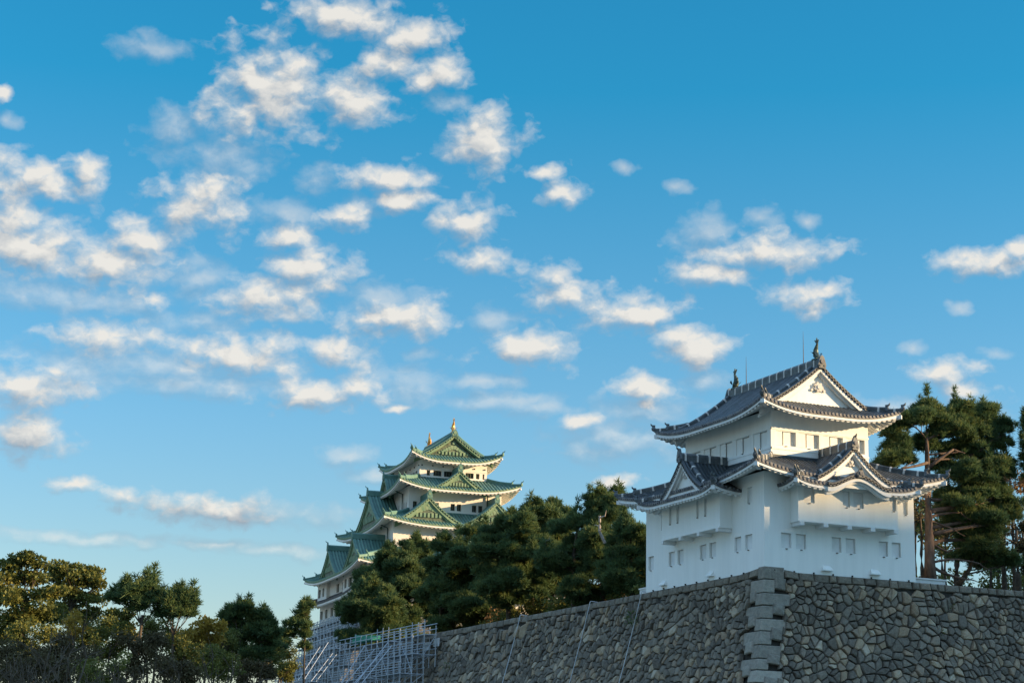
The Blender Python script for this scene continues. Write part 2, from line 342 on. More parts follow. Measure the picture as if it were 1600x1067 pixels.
def ridge_end(mb, p, n, w, h, mi=0, dmi=1, horn=.5):
    """onigawara block with a disc and a curved horn; p at ridge foot, n outward"""
    n = Vector(n).normalized(); sd = n.cross(ZUP); p = Vector(p)
    prof = [(-w/2, -.15*h), (-w*.62, .15*h), (-w*.45, .55*h), (-w*.3, .9*h), (0, 1.08*h), (w*.3, .9*h), (w*.45, .55*h), (w*.62, .15*h), (w/2, -.15*h)]
    a = [mb.vert(p+sd*x+ZUP*z+n*.09) for x, z in prof]; b = [mb.vert(p+sd*x+ZUP*z-n*.09) for x, z in prof]
    mb.face(a, mi); mb.face(b[::-1], mi)
    for i in range(len(prof)): mb.face((a[i], b[i], b[(i+1) % len(prof)], a[(i+1) % len(prof)]), mi)
    mb.disc(p+ZUP*h*.45+n*.15, n, w*.3, .07, 10, dmi)
    for q in (-1, 1): mb.disc(p+ZUP*h*.08+sd*q*w*.36+n*.13, n, w*.13, .05, 8, dmi)
    if horn:
        q = p+ZUP*h*1.0
        mb.tube([q-n*.1, q+n*horn*.35+ZUP*horn*.1, q+n*horn*.7+ZUP*horn*.35, q+n*horn*.85+ZUP*horn*.75], [.085, .08, .065, .03], 6, mi)

class St: pass
def style(**k):
    s = St(); s.__dict__.update(k); return s

def skirt(parent, name, st, ex, ey, tx, ty, ze, zt, L, wx, wy, org=(0,0), sides=('front','left','right','back'), c=.25, hips=True, cut=None, Rl=None, label=None, hipbits=((0,1),), hipsides=None):
    """lean-to roof round a storey: eave half extents ex,ey at height ze up to tx,ty at zt"""
    O = Vector((org[0], org[1], 0)); tile = MB(); sof = MB(); hip = MB()
    for k in sides:
        n, l = FR[k]
        ae, at, oe, ot, ow = (ex, tx, ey, ty, wy) if k in ('front', 'back') else (ey, ty, ex, tx, wx)
        lim = lambda t, ae=ae, at=at: lerp(ae, at, t)
        rl = Rl or ae*.8
        def Sf(s, t, n=n, l=l, oe=oe, ot=ot, lim=lim, rl=rl):
            e = max(0, 1-(lim(t)-abs(s))/rl)
            return O+l*s+n*lerp(oe, ot, t)+ZUP*(ze+(zt-ze)*((1-c)*t+c*t*t)+L*e**2.4*max(0, 1-t)**1.3)
        cc = cut.get(k) if cut else None
        rng = [(lambda t, f=lim: -f(t), lim)] if not cc else [(lambda t, f=lim: -f(t), lambda t, q=cc: -q), (lambda t, q=cc: q, lim)]
        tw = min(1, (oe-ow)/(oe-ot))*1.02
        for lo, hi in rng:
            ns = 26 if not cc else 14
            sheet(tile, Sf, lo, hi, 7, ns)
            strip(tile, Sf, lo, hi, ns, 0, 0, -st.edge, mi=1)
            sheet(tile, Sf, lo, hi, 1, ns, 0, .04, -st.edge, True)
            strip(sof, Sf, lo, hi, ns, 0, -st.edge, -st.fas, n, -.05)
            sheet(sof, Sf, lo, hi, 4, ns, .0, tw, -st.fas, True)
        sk = (lambda s, q=cc: abs(s) < q) if cc else None
        ribs(tile, Sf, lambda t, f=lim: -f(t), lim, ae, st.pitch, st.r, 7, disc=st.disc, skip=sk, dmi=1, l=l, n=n, jit=st.jit)
        ribs(sof, Sf, lambda t, f=lim: -f(t)+.1, lambda t, f=lim: f(t)-.1, ae, st.raf, st.rr, 3, t0=.015, t1=tw, dz=-st.fas, sign=-1.1, skip=sk, l=l, n=n)
        # flashing ridge where the roof meets the storey above
        if st.flash:
            tile.sweep([Sf(-lim(1)-.02, 1)+n*.03, Sf(lim(1)+.02, 1)+n*.03], rect(.16, .2), 0)
    ro = tile.build(name, [st.tile, st.tedge], parent)
    if label: ro['label'] = label
    sof.build('eave_soffit', st.trim, ro)
    if hips:
        for sx, sy in ((-1,-1),(1,-1),(-1,1),(1,1)):
            if hipsides and (sx, sy) not in hipsides: continue
            hb = MB(); pts = []
            for i in range(13):
                t = i/12; x, y = lerp(ex, tx, t), lerp(ey, ty, t)
                z = ze+(zt-ze)*((1-c)*t+c*t*t)+L*max(0, 1-t)**1.3
                pts.append(O+Vector((sx*x, sy*y, z+.04)))
            d = Vector((sx, sy, 0)).normalized()
            i0 = 3
            ridge_bar(hb, pts[i0:], st.hw, st.hh, st.band, bmi=2)
            ridge_bar(hb, [pts[0]+d*.12+ZUP*.1]+pts[:i0+1], st.hw*.85, st.hh*.62, st.band, bmi=2)
            ridge_end(hb, pts[i0]-d*.02, d, st.hw*1.15, st.hh*1.25, 0, 1, st.horn)
            ridge_end(hb, pts[0]+d*.12+ZUP*.08, d, st.hw, st.hh*.9, 0, 1, st.horn)
            # white corner rafter nose under the tip
            hb.box(pts[0]-d*.45-ZUP*(st.fas+.14), d*.5+ZUP*.06, d.cross(ZUP)*.13, ZUP*.13, 3)
            hb.build('hip_ridge', [st.ridge, st.tedge, st.lime, st.trim], ro)
    return ro

def verge(tile, white, k, cc, hw, zf, of, st, bw=.34, ob=None, n_u=16):
    """gable edge: tile discs, verge roll and two stepped barge boards. zf(s) roof height at lateral s>=0"""
    n, l = FR[k]
    P = lambda s, o, z: l*(cc+s)+n*o+ZUP*z
    for sg in (-1, 1):
        us = [hw*i/n_u for i in range(n_u+1)]
        tile.sweep([P(sg*s, of-.1, zf(s)+.03) for s in us], [(-.13,-.08),(-.13,.06),(0,.13),(.13,.06),(.13,-.08)], 0)
        L = 0; prev = None; d = st.pitch*.5
        for i in range(n_u*6+1):
            s = hw*i/(n_u*6); p = P(sg*s, of+.03, zf(s)-.06)
            if prev is not None:
                L += (p-prev).length
                if L >= d: tile.disc(p, n, st.disc, .16, 8, 1); d += st.pitch*.95
            prev = p
        e = st.edge
        for (o1, o2, za, zb) in ((of-.07, of-.32, -e-.05, -e-.05-bw), (of-.28, of-.5, -e-bw-.02, -e-bw*1.75)):
            prev = None
            for s in us:
                k2 = .75+.25*(s/hw); z = zf(s); top = za if za > -e-.1 else za*k2
                c = [white.vert(P(sg*s, o, zz)) for o, zz in ((o1, z+top), (o1, z+zb*k2), (o2, z+zb*k2), (o2, z+top))]
                if prev:
                    for a in range(4):
                        white.face((prev[a], prev[(a+1) % 4], c[(a+1) % 4], c[a]))
                else: white.face(c)
                prev = c
            white.face(prev[::-1])

def gable(parent, k, cc, hw, zfoot, za, of, ob, st, name='gable', drop=None, bw=.34, crest=True, wallmat=None, ridge_h=None, zbase=None, label=None, tmat=None, kud=True, horn=None):
    n, l = FR[k]; P = lambda s, o, z: l*(cc+s)+n*o+ZUP*z
    drop = drop or (lambda u: .58*u+.42*(1-(1-u)**2))
    zf = lambda s: za-(za-zfoot)*drop(min(1.2, abs(s)/hw))
    tile, white, wall, rd = MB(), MB(), MB(), MB()
    for sg in (-1, 1):
        Sf = lambda o, t, sg=sg: P(sg*hw*(1-t), o, zf(hw*(1-t)))
        lo, hi = (lambda t: ob), (lambda t: of)
        sheet(tile, Sf, lo, hi, 12, 2, flip=(sg > 0))
        sheet(white, Sf, lambda t: of-1.0, hi, 12, 1, 0, 1, -st.edge-.03, flip=(sg < 0))
        cnt = int((of-ob)/st.pitch)
        for i in range(cnt):
            o = of-.35-i*st.pitch; pts = [Sf(o, j/9) for j in range(10)]; tw = .25+.75*random.random(); rings = []
            for j, p in enumerate(pts):
                T = (pts[min(j+1, 9)]-pts[max(j-1, 0)]).normalized(); u = n.cross(T)
                if u.z < 0: u = -u
                rings.append([tile.vert(p+n*x+u*y) for x, y in ((-st.r, -.01), (-.6*st.r, .8*st.r), (.6*st.r, .8*st.r), (st.r, -.01))])
            for j in range(9):
                for q in range(3): tile.face((rings[j][q], rings[j][q+1], rings[j+1][q+1], rings[j+1][q]), 0, tw)
    verge(tile, white, k, cc, hw, zf, of, st, bw)
    # gable wall
    ow = of-.46; zb = zfoot-.1 if zbase is None else zbase
    for sg in (-1, 1):
        prev = None
        for i in range(13):
            s = hw*.93*i/12; c = (wall.vert(P(sg*s, ow, zb)), wall.vert(P(sg*s, ow, max(zb, zf(s)-st.edge-.1))))
            if prev: wall.face((prev[0], c[0], c[1], prev[1]))
            prev = c
    rh = ridge_h or st.hh*1.5
    ridge_bar(rd, [P(0, ob, za), P(0, of-.02, za)], st.hw*1.25, rh, st.band, bmi=2)
    ridge_end(rd, P(0, of+.06, za-.05), n, st.hw*1.7, rh*1.5, 0, 1, st.horn if horn is None else horn)
    if kud:
        for sg in (-1, 1):
            pts = [P(sg*hw*(.1+.74*i/10), of-.62, zf(hw*(.1+.74*i/10))+.02) for i in range(11)]
            ridge_bar(rd, pts, st.hw, st.hh*.85, st.band, bmi=2)
            ridge_end(rd, pts[-1], l*sg, st.hw*1.1, st.hh*1.1, 0, 1, 0)
    g = wall.build(name, wallmat or st.plaster, parent)
    if label: g['label'] = label
    tile.build('gable_roof', [tmat or st.tile, st.tedge], g)
    white.build('bargeboard', st.barge, g)
    rd.build('ridge', [st.ridge, st.tedge, st.lime], g)
    if crest:
        cm = MB(); h = za-zfoot; q = P(0, ow+.1, za-h*.42)
        if st.crest == 'disc':
            cm.disc(q+n*.05, n, h*.10, .14, 12); cm.disc(q+n*.1, n, h*.05, .14, 8)
            for i in range(6):
                a = i*math.pi/3; cm.disc(q+(l*math.cos(a)+ZUP*math.sin(a))*h*.105+n*.05, n, h*.04, .12, 7)
            for sg in (-1, 1):
                for i in range(3): cm.disc(q+l*sg*h*(.16+.055*i)-ZUP*h*(.02+.045*i), n, h*(.045-.008*i), .08, 7)
        else:
            cm.disc(q+ZUP*h*.12+n*.05, n, h*.07, .2, 10)
            for sg in (-1, 1):
                for i in range(5): cm.disc(q+l*sg*h*(.08+.11*i)-ZUP*h*(.0+.06*i), n, h*(.10-.012*i), .16, 8)
            cm.bx if False else None
            for i in range(-3, 4): cm.box(q-ZUP*h*.3+l*i*h*.16, l*h*.045, n*.1, ZUP*h*.09)
        cm.build('crest', st.crestmat, g)
    return g

def irimoya(parent, name, st, ex, ey, ze, zr, gy, gw, L, wx, wy, c=.34, ridge_h=.55, label=None, gable_label=None, wallmat=None):
    H = zr-ze; tile, sof, hip = MB(), MB(), MB(); prof = lambda d: ze+H*((1-c)*(d/ex)+c*(d/ex)**2)
    run = ey-gw; tgl = run/ex
    for k in ('left', 'right'):
        n, l = FR[k]; lim = lambda t: max(gy, ey-ex*t) if ex*t <= ey-gy+1e-6 else gy
        def Sf(s, t, n=n, l=l):
            e = max(0, 1-((ey-ex*t)-abs(s))/(ey*.75)) if t < tgl else 0
            return l*s+n*ex*(1-t)+ZUP*(prof(ex*t)+L*min(1, e)**2.4*max(0, 1-t/tgl)**1.2)
        lo = lambda t: -lim(t)
        sheet(tile, Sf, lo, lim, 18, 30); strip(tile, Sf, lo, lim, 30, 0, 0, -st.edge, mi=1); sheet(tile, Sf, lo, lim, 1, 30, 0, .02, -st.edge, True)
        strip(sof, Sf, lo, lim, 30, 0, -st.edge, -st.fas, n, -.05)
        tw = (ex-wx)/ex*1.02; lm2 = lambda t: ey-ex*t
        sheet(sof, Sf, lambda t: -lm2(t), lm2, 4, 30, 0, tw, -st.fas, True)
        ribs(tile, Sf, lo, lim, ey, st.pitch, st.r, 14, disc=st.disc, dmi=1, l=l, n=n, jit=st.jit)
        ribs(sof, Sf, lambda t: -lm2(t)+.1, lambda t: lm2(t)-.1, ey, st.raf, st.rr, 3, t0=.008, t1=tw, dz=-st.fas, sign=-1.1, l=l, n=n)
    for k in ('front', 'back'):
        n, l = FR[k]; tm = run/ex
        lim = lambda t: ex*(1-t)
        def Sf(s, t, n=n, l=l):
            e = max(0, 1-(ex*(1-t)-abs(s))/(ex*.8))
            return l*s+n*(ey-ex*t)+ZUP*(prof(ex*t)+L*min(1, e)**2.4*max(0, 1-t/tgl)**1.2)
        lo = lambda t: -lim(t)
        sheet(tile, Sf, lo, lim, 6, 30, 0, tm); strip(tile, Sf, lo, lim, 30, 0, 0, -st.edge, mi=1); sheet(tile, Sf, lo, lim, 1, 30, 0, .02, -st.edge, True)
        strip(sof, Sf, lo, lim, 30, 0, -st.edge, -st.fas, n, -.05)
        tw = (ey-wy)/ex*1.02
        sheet(sof, Sf, lo, lim, 4, 30, 0, tw, -st.fas, True)
        ribs(tile, Sf, lo, lim, ex, st.pitch, st.r, 7, t1=tm, disc=st.disc, dmi=1, l=l, n=n, jit=st.jit)
        ribs(sof, Sf, lambda t: -lim(t)+.1, lambda t: lim(t)-.1, ex, st.raf, st.rr, 3, t0=.008, t1=tw, dz=-st.fas, sign=-1.1, l=l, n=n)
    zf = lambda s: prof(ex-abs(s))
    hw = ex-(ey-gy)*.55
    vws = []
    for k in ('front', 'back'):
        vws.append(MB()); verge(tile, vws[-1], k, 0, hw, zf, gy, st, .36, n_u=20)
    ro = tile.build(name, [st.tile, st.tedge], parent)
    if label: ro['label'] = label
    sof.build('eave_soffit', st.trim, ro)
    for k in ('front', 'back'):
        n, l = FR[k]; wall = MB(); zb = prof(run)-.05
        P = lambda s, o, z: l*s+n*o+ZUP*z
        for sg in (-1, 1):
            prev = None
            for i in range(17):
                s = hw*i/16; cc = (wall.vert(P(sg*s, gw, zb)), wall.vert(P(sg*s, gw, max(zb, zf(s)-st.edge-.08))))
                if prev: wall.face((prev[0], cc[0], cc[1], prev[1]))
                prev = cc
        # inner raised triangle moulding
        h = zr-zb
        for sg in (-1, 1):
            wall.sweep([P(sg*hw*.70, gw+.03, zb+h*.04), P(sg*hw*.42, gw+.03, zb+h*.23), P(sg*hw*.06, gw+.03, zb+h*.66)], rect(.06, .1), 0)
        g = wall.build('gable_wall', wallmat or st.plaster, ro)
        cm = MB(); q = P(0, gw+.12, zb+h*.47)
        if st.crest == 'disc':
            cm.disc(q+n*.08, n, h*.10, .2, 14); cm.disc(q+n*.14, n, h*.055, .2, 8)
            for i in range(7):
                a = i*math.pi*2/7; cm.disc(q+(l*math.cos(a)+ZUP*math.sin(a))*h*.10+n*.06, n, h*.035, .16, 7)
            for sg in (-1, 1):
                for i in range(2): cm.disc(q+l*sg*h*(.13+.05*i)-ZUP*h*(.03+.05*i), n, h*.035, .1, 7)
        else:
            cm.disc(q+ZUP*h*.15+n*.05, n, h*.06, .2, 10)
            for sg in (-1, 1):
                for i in range(6): cm.disc(q+l*sg*h*(.07+.12*i)-ZUP*h*(.04+.055*i), n, h*(.10-.01*i), .16, 8)
            for i in range(-3, 4): cm.box(q-ZUP*h*.32+l*i*h*.17, l*h*.045, n*.1, ZUP*h*.08)
        cm.build('crest', st.crestmat, g)
    for vw in vws: vw.build('bargeboard', st.barge, ro)
    rd = MB(); ridge_bar(rd, [(0, -gy+.02, zr), (0, gy-.02, zr)], st.hw*1.5, ridge_h, st.band, bmi=2)
    for sg in (-1, 1): ridge_end(rd, (0, sg*(gy+.06), zr-.1), (0, sg, 0), st.hw*2.0, ridge_h*1.35, 0, 1, 0)
    rd.build('ridge', [st.ridge, st.tedge, st.lime], ro)
    for sx in (-1, 1):
        for sy in (-1, 1):
            hb = MB(); dn = [Vector((sx*hw*q, sy*(gy-.62), zf(hw*q)+.03)) for q in [.06+.9*i/14 for i in range(15)]]
            ridge_bar(hb, dn, st.hw, st.hh*.9, st.band, bmi=2); ridge_end(hb, dn[-1], (sx, 0, 0), st.hw*1.1, st.hh*1.1, 0, 1, 0)
            hb.build('descending_ridge', [st.ridge, st.tedge, st.lime], ro)
            hb = MB(); pts = []
            for i in range(9):
                t = tgl*i/8*.98; z = prof(ex*t)+L*max(0, 1-t/tgl)**1.2
                pts.append(Vector((sx*(ex-ex*t), sy*(ey-ex*t), z+.04)))
            d = Vector((sx, sy, 0)).normalized()
            ridge_bar(hb, pts[3:], st.hw, st.hh, st.band, bmi=2); ridge_bar(hb, [pts[0]+d*.12+ZUP*.1]+pts[:4], st.hw*.85, st.hh*.62, st.band, bmi=2)
            ridge_end(hb, pts[3], d, st.hw*1.15, st.hh*1.25, 0, 1, st.horn); ridge_end(hb, pts[0]+d*.12+ZUP*.08, d, st.hw, st.hh*.9, 0, 1, st.horn)
            hb.box(pts[0]-d*.45-ZUP*(st.fas+.14), d*.5+ZUP*.06, d.cross(ZUP)*.13, ZUP*.13, 3)
            hb.build('hip_ridge', [st.ridge, st.tedge, st.lime, st.trim], ro)
    return ro

def wall_side(mb, k, half, off, z0, z1, holes=(), depth=.25, org=(0,0), s0=None, s1=None):
    n, l = FR[k]; O = Vector((org[0], org[1], 0)); P = lambda s, o, z: O+l*s+n*o+ZUP*z
    a, b = (-half if s0 is None else s0), (half if s1 is None else s1)
    xs = sorted({a, b, *[h[0] for h in holes], *[h[1] for h in holes]}); zs = sorted({z0, z1, *[h[2] for h in holes], *[h[3] for h in holes]})
    ins = lambda x, z: any(h[0] < x < h[1] and h[2] < z < h[3] for h in holes)
    for i in range(len(xs)-1):
        for j in range(len(zs)-1):
            if ins((xs[i]+xs[i+1])/2, (zs[j]+zs[j+1])/2): continue
            mb.poly([P(xs[i], off, zs[j]), P(xs[i+1], off, zs[j]), P(xs[i+1], off, zs[j+1]), P(xs[i], off, zs[j+1])])
    for (x0, x1, za, zb) in holes:
        q = [(x0, za), (x1, za), (x1, zb), (x0, zb)]
        for i in range(4):
            (xa, ya), (xb, yb) = q[i], q[(i+1) % 4]
            mb.poly([P(xa, off, ya), P(xb, off, yb), P(xb, off-depth, yb), P(xa, off-depth, ya)])

def shutter(parent, k, off, h, depth, m, org=(0,0), slide=False, nub=True):
    """plastered window shutter set back in its opening"""
    n, l = FR[k]; O = Vector((org[0], org[1], 0)); P = lambda s, o, z: O+l*s+n*o+ZUP*z
    mb = MB(); x0, x1, za, zb = h; w = x1-x0
    mb.poly([P(x0, off-depth, za), P(x1, off-depth, za), P(x1, off-depth, zb), P(x0, off-depth, zb)])
    def panel(a, b, d, t=.05):
        c = P(x0+w*(a+b)/2, off-d-t/2, (za+zb)/2); mb.box(c, l*w*(b-a)/2*.995, n*t/2, ZUP*((zb-za)/2-.02))
    if slide:
        for a, b, d in slide: panel(a, b, d)
    else: panel(.04, .96, depth*.72)
    if nub: mb.box(P((x0+x1)/2, off+.03, za-.05), l*.07, n*.05, ZUP*.02, 1)
    return mb.build('window', [m, M['dark']], parent)

def glazed(parent, k, off, h, depth, bars, org=(0,0)):
    n, l = FR[k]; O = Vector((org[0], org[1], 0)); P = lambda s, o, z: O+l*s+n*o+ZUP*z
    mb = MB(); x0, x1, za, zb = h
    mb.poly([P(x0, off-depth, za), P(x1, off-depth, za), P(x1, off-depth, zb), P(x0, off-depth, zb)])
    for i in range(1, bars): mb.box(P(lerp(x0, x1, i/bars), off-depth+.07, (za+zb)/2), l*.05, n*.05, ZUP*((zb-za)/2-.01), 1)
    for z in (za+.06, zb-.06): mb.box(P((x0+x1)/2, off-depth+.1, z), l*((x1-x0)/2-.01), n*.06, ZUP*.05, 1)
    return mb.build('window', [M['dark'], M['copper_dark']], parent)

def fish(parent, pos, h, fac, m, name='fish_ornament'):
    mb = MB(); p0 = Vector(pos); f = Vector((0, fac, 0)); sd = Vector((1,0,0))
    path = [(.20,.04),(.10,.10),(-.02,.22),(-.08,.38),(-.06,.55),(.02,.70),(.08,.82),(.05,.93)]; rad = [.07,.15,.185,.16,.125,.09,.06,.03]
    pts = [p0+f*a*h+ZUP*b*h for a, b in path]
    mb.sweep(pts, [(math.cos(q)*.8, math.sin(q)) for q in [2*math.pi*i/8 for i in range(8)]], 0, scale=[r*h for r in rad], up=sd)
    mb.box(p0+ZUP*h*.0, sd*h*.17, f*h*.22, ZUP*h*.05)
    def fin(pts3, w=.03):
        a = [mb.vert(p+sd*w*h) for p in pts3]; b = [mb.vert(p-sd*w*h) for p in pts3]
        mb.face(a); mb.face(b[::-1])
        for i in range(len(a)): mb.face((a[i], b[i], b[(i+1) % len(a)], a[(i+1) % len(a)]))
    Q = lambda a, b: p0+f*a*h+ZUP*b*h
    fin([Q(.06,.78), Q(-.06,.92), Q(-.16,1.06), Q(0,.99), Q(.04,1.14), Q(.1,.98), Q(.2,1.02), Q(.12,.86)])
    fin([Q(-.18,.22), Q(-.3,.38), Q(-.2,.42), Q(-.26,.58), Q(-.14,.56), Q(-.12,.68), Q(-.06,.6), Q(-.08,.3)])
    for sg in (-1, 1):
        a = [Q(.06,.2)+sd*sg*h*.14, Q(-.1,.42)+sd*sg*h*.32, Q(-.02,.36)+sd*sg*h*.3, Q(.1,.34)+sd*sg*h*.26, Q(.1,.24)+sd*sg*h*.15]
        mb.poly(a); mb.poly([q+sd*sg*.03+f*.04 for q in a][::-1])
    return mb.build(name, m, parent)
# ------------------------------------------------------------------ corner turret
TW, TD = 5.9, 8.055
turret = tag(empty('corner_turret', (TW, TD, 0)), 'white two-tiered corner turret with grey tiled roofs standing on the corner of the stone wall', 'castle turret')
TS = style(tile=M['tile'], tedge=M['tile_edge'], trim=M['plaster_trim'], plaster=M['plaster'], barge=M['plaster_trim'], ridge=M['ridge'], lime=M['lime'],
           crest='disc', crestmat=M['crest'], pitch=.30, r=.1, disc=.095, raf=.42, rr=.15, edge=.13, fas=.32, hw=.26, hh=.34, band=.95, horn=.26, flash=True, jit=.012)
low = MB(); ZT = 6.5
zb_, zt_ = 1.56, 2.55
fx = [(1.26,2.05),(2.40,3.18),(5.18,5.92),(6.28,7.03),(8.89,9.63),(9.94,10.66)]
fh = [(a-TW, b-TW, zb_, zt_) for a, b in fx]+[(10.92-TW, 11.32-TW, 4.5, 5.5)]
ly = [(1.5,2.42),(2.9,3.76),(6.18,7.07),(7.48,8.36),(10.62,11.48),(11.88,12.76),(14.95,15.75)]
lh = [(TD-b, TD-a, zb_, zt_) for a, b in ly]+[(TD-2.12, TD-1.5, 4.62, 5.66), (TD-13.85, TD-13.4, 4.3, 5.5)]
wall_side(low, 'front', TW, TD, 0, ZT, fh); wall_side(low, 'left', TD, TW, 0, ZT, lh)
wall_side(low, 'right', TD, TW, 0, ZT); wall_side(low, 'back', TW, TD, 0, ZT)
for i in range(8): low.box((-TW+.7+i*1.5, -TD-.05, .05), (.035,0,0), (0,.05,0), (0,0,.05), 1)
for i in range(10): low.box((-TW-.05, -TD+1.0+i*1.55, .05), (.05,0,0), (0,.035,0), (0,0,.05), 1)
lowo = low.build('lower_storey', [M['plaster'], M['dark']], turret)
for h in fh: shutter(lowo, 'front', TD, h, .22, M['plaster_trim'])
for h in lh: shutter(lowo, 'left', TW, h, .22, M['plaster_trim'])
def hatch(k, off, s, z, w=.4):          # small sloping drop hatch
    n, l = FR[k]; mb = MB(); P = lambda a, o, q: l*(s+a)+n*(off+o)+ZUP*(z+q)
    a = [P(-w*.72, 0, .36), P(w*.72, 0, .36), P(w, .26, .07), P(-w, .26, .07), P(-w, .26, 0), P(w, .26, 0), P(w, 0, 0), P(-w, 0, 0)]
    i = [mb.vert(p) for p in a]
    for q in ((0,3,2,1),(3,4,5,2),(4,7,6,5),(0,7,4,3),(1,2,5,6)): mb.face([i[x] for x in q])
    mb.build('drop_hatch', M['plaster'], lowo)
for x in (4.7, 8.47): hatch('front', TD, x-TW, .26)
for y in (6.8, 13.38): hatch('left', TW, TD-y, .26)

def bay(k, off, half, zbot, wins, nc, dep=.95):
    n, l = FR[k]; mb = MB(); P = lambda s, o, z: l*s+n*o+ZUP*z; ztop = 6.05
    wall_side(mb, k, half, off+dep, zbot, ztop, wins, .2)
    for sg in (-1, 1): mb.poly([P(sg*half, off, zbot), P(sg*half, off+dep, zbot), P(sg*half, off+dep, ztop), P(sg*half, off, ztop)])
    mb.poly([P(-half, off, zbot), P(half, off, zbot), P(half, off+dep, zbot), P(-half, off+dep, zbot)])
    mb.box(P(0, off+dep/2+.03, zbot+.0), l*(half+.05), n*(dep/2+.03), ZUP*.05)
    bo = mb.build('bay', M['plaster'], turret)
    for h in wins: shutter(bo, k, off+dep, h, .18, M['plaster_trim'])
    for i in range(nc):
        s = lerp(-half+.22, half-.22, i/(nc-1)); c = MB()
        c.box(P(s, off+dep/2+.05, zbot-.17), l*.17, n*(dep/2+.05), ZUP*.12); c.build('corbel', M['plaster_trim'], bo)
bay('front', TD, 3.9, 3.28, [(2.45-TW, 3.27-TW, 4.5, 5.5), (5.45-TW, 6.02-TW, 4.45, 5.5), (6.29-TW, 7.1-TW, 4.45, 5.5), (9.26-TW, 9.7-TW, 4.5, 5.5)], 5)
bay('left', TW, 4.0, 3.24, [(TD-b, TD-a, 4.25, 5.4) for a, b in ((5.73,6.13),(6.78,7.19),(9.53,9.95),(10.6,11.0))], 4)

OV = 1.55
IX, IY = 1.99, 2.26
skirt(turret, 'lower_roof', TS, TW+OV, TD+OV, TW-IX, TD-IY, 6.22, 7.95, .75, TW, TD)
# the stepped-out roofs over the two bays
KH = 2.35
skirt(turret, 'bay_roof', TS, 3.9+.95, 2.2, 3.9-.9, .4, 5.62, 6.42, .42, 3.9, .0, org=(0, -TD), sides=('front','left','right'), cut={'front': KH-.1}, Rl=2.2, hipsides=((-1,-1),(1,-1)))
skirt(turret, 'bay_roof', TS, 2.2, 4.0+1.25, .4, 4.0-.6, 5.56, 6.36, .42, .0, 4.0, org=(-TW, 0), sides=('front','left','back'), Rl=2.6, hipsides=((-1,-1),(-1,1)))
gable(turret, 'front', 0, 2.85, 6.12, 8.30, TD+1.78, TD-IY-.05, TS, label='large front gable with a white triangular face')
gable(turret, 'left', 0, 2.75, 6.0, 8.28, TW+1.72, TW-IX-.05, TS, label='side gable with a white triangular face')
kara = lambda u: (1-math.cos(math.pi*min(u, 1)))/2*1.06-.06*max(0, (u-.75)/.25)**2 if u <= 1 else 1.0
gable(turret, 'front', 0, KH+.1, 5.62, 6.34, TD+2.34, TD+.5, TS, name='curved_gable', drop=kara, bw=.30, crest=False, zbase=5.55, kud=False, ridge_h=.3, label='low undulating gable with a row of round tile ends')

up = MB(); UX, UY = TW-IX, TD-IY
uf = [(2.37-TW,3.97-TW,8.82,9.80),(4.22-TW,5.83-TW,8.82,9.80),(6.12-TW,7.75-TW,8.82,9.80),(7.98-TW,9.52-TW,8.82,9.80)]
ul = [(TD-b, TD-a, 8.76, 9.84) for a, b in ((2.74,4.50),(5.02,6.80),(7.3,9.0),(9.5,11.2),(11.7,13.4))]
wall_side(up, 'front', UX, UY, 7.5, 11.2, uf, .32); wall_side(up, 'left', UY, UX, 7.5, 11.2, ul, .32)
wall_side(up, 'right', UY, UX, 7.5, 11.2); wall_side(up, 'back', UX, UY, 7.5, 11.2)
for z, t in ((9.93, .06), (8.60, .07)):     # string courses
    for k, hf, of in (('front', UX, UY), ('left', UY, UX)):
        n, l = FR[k]; up.box(n*of+ZUP*z, l*(hf+.035), n*.035, ZUP*t)
upo = up.build('upper_storey', M['plaster'], turret)
for i, h in enumerate(uf): shutter(upo, 'front', UY, h, .30, M['plaster'], slide=((0,.33,.03),(.41,.76,.10)), nub=True)
for i, h in enumerate(ul): shutter(upo, 'left', UX, h, .30, M['plaster'], slide=((.0,.42,.06),(.42,.92,.16)), nub=True)
irimoya(turret, 'upper_roof', TS, UX+1.62, UY+1.62, 10.98, 14.62, UY+.30, UY-.22, .72, UX, UY)
for y, f, h in ((-UY+.25, -1, 1.35), (UY-.55, 1, 1.35)): fish(turret, (0, y, 15.12), h, f, M['bronze'])
for y, z0, z1 in ((4.15-TD, 15.1, 17.5), (11.77-TD, 15.1, 17.25)):
    mb = MB(); mb.tube([(0,y,z0),(0,y,lerp(z0,z1,.5)),(0,y,z1)], [.035,.026,.008], 6); mb.build('lightning_rod', M['iron'], turret)

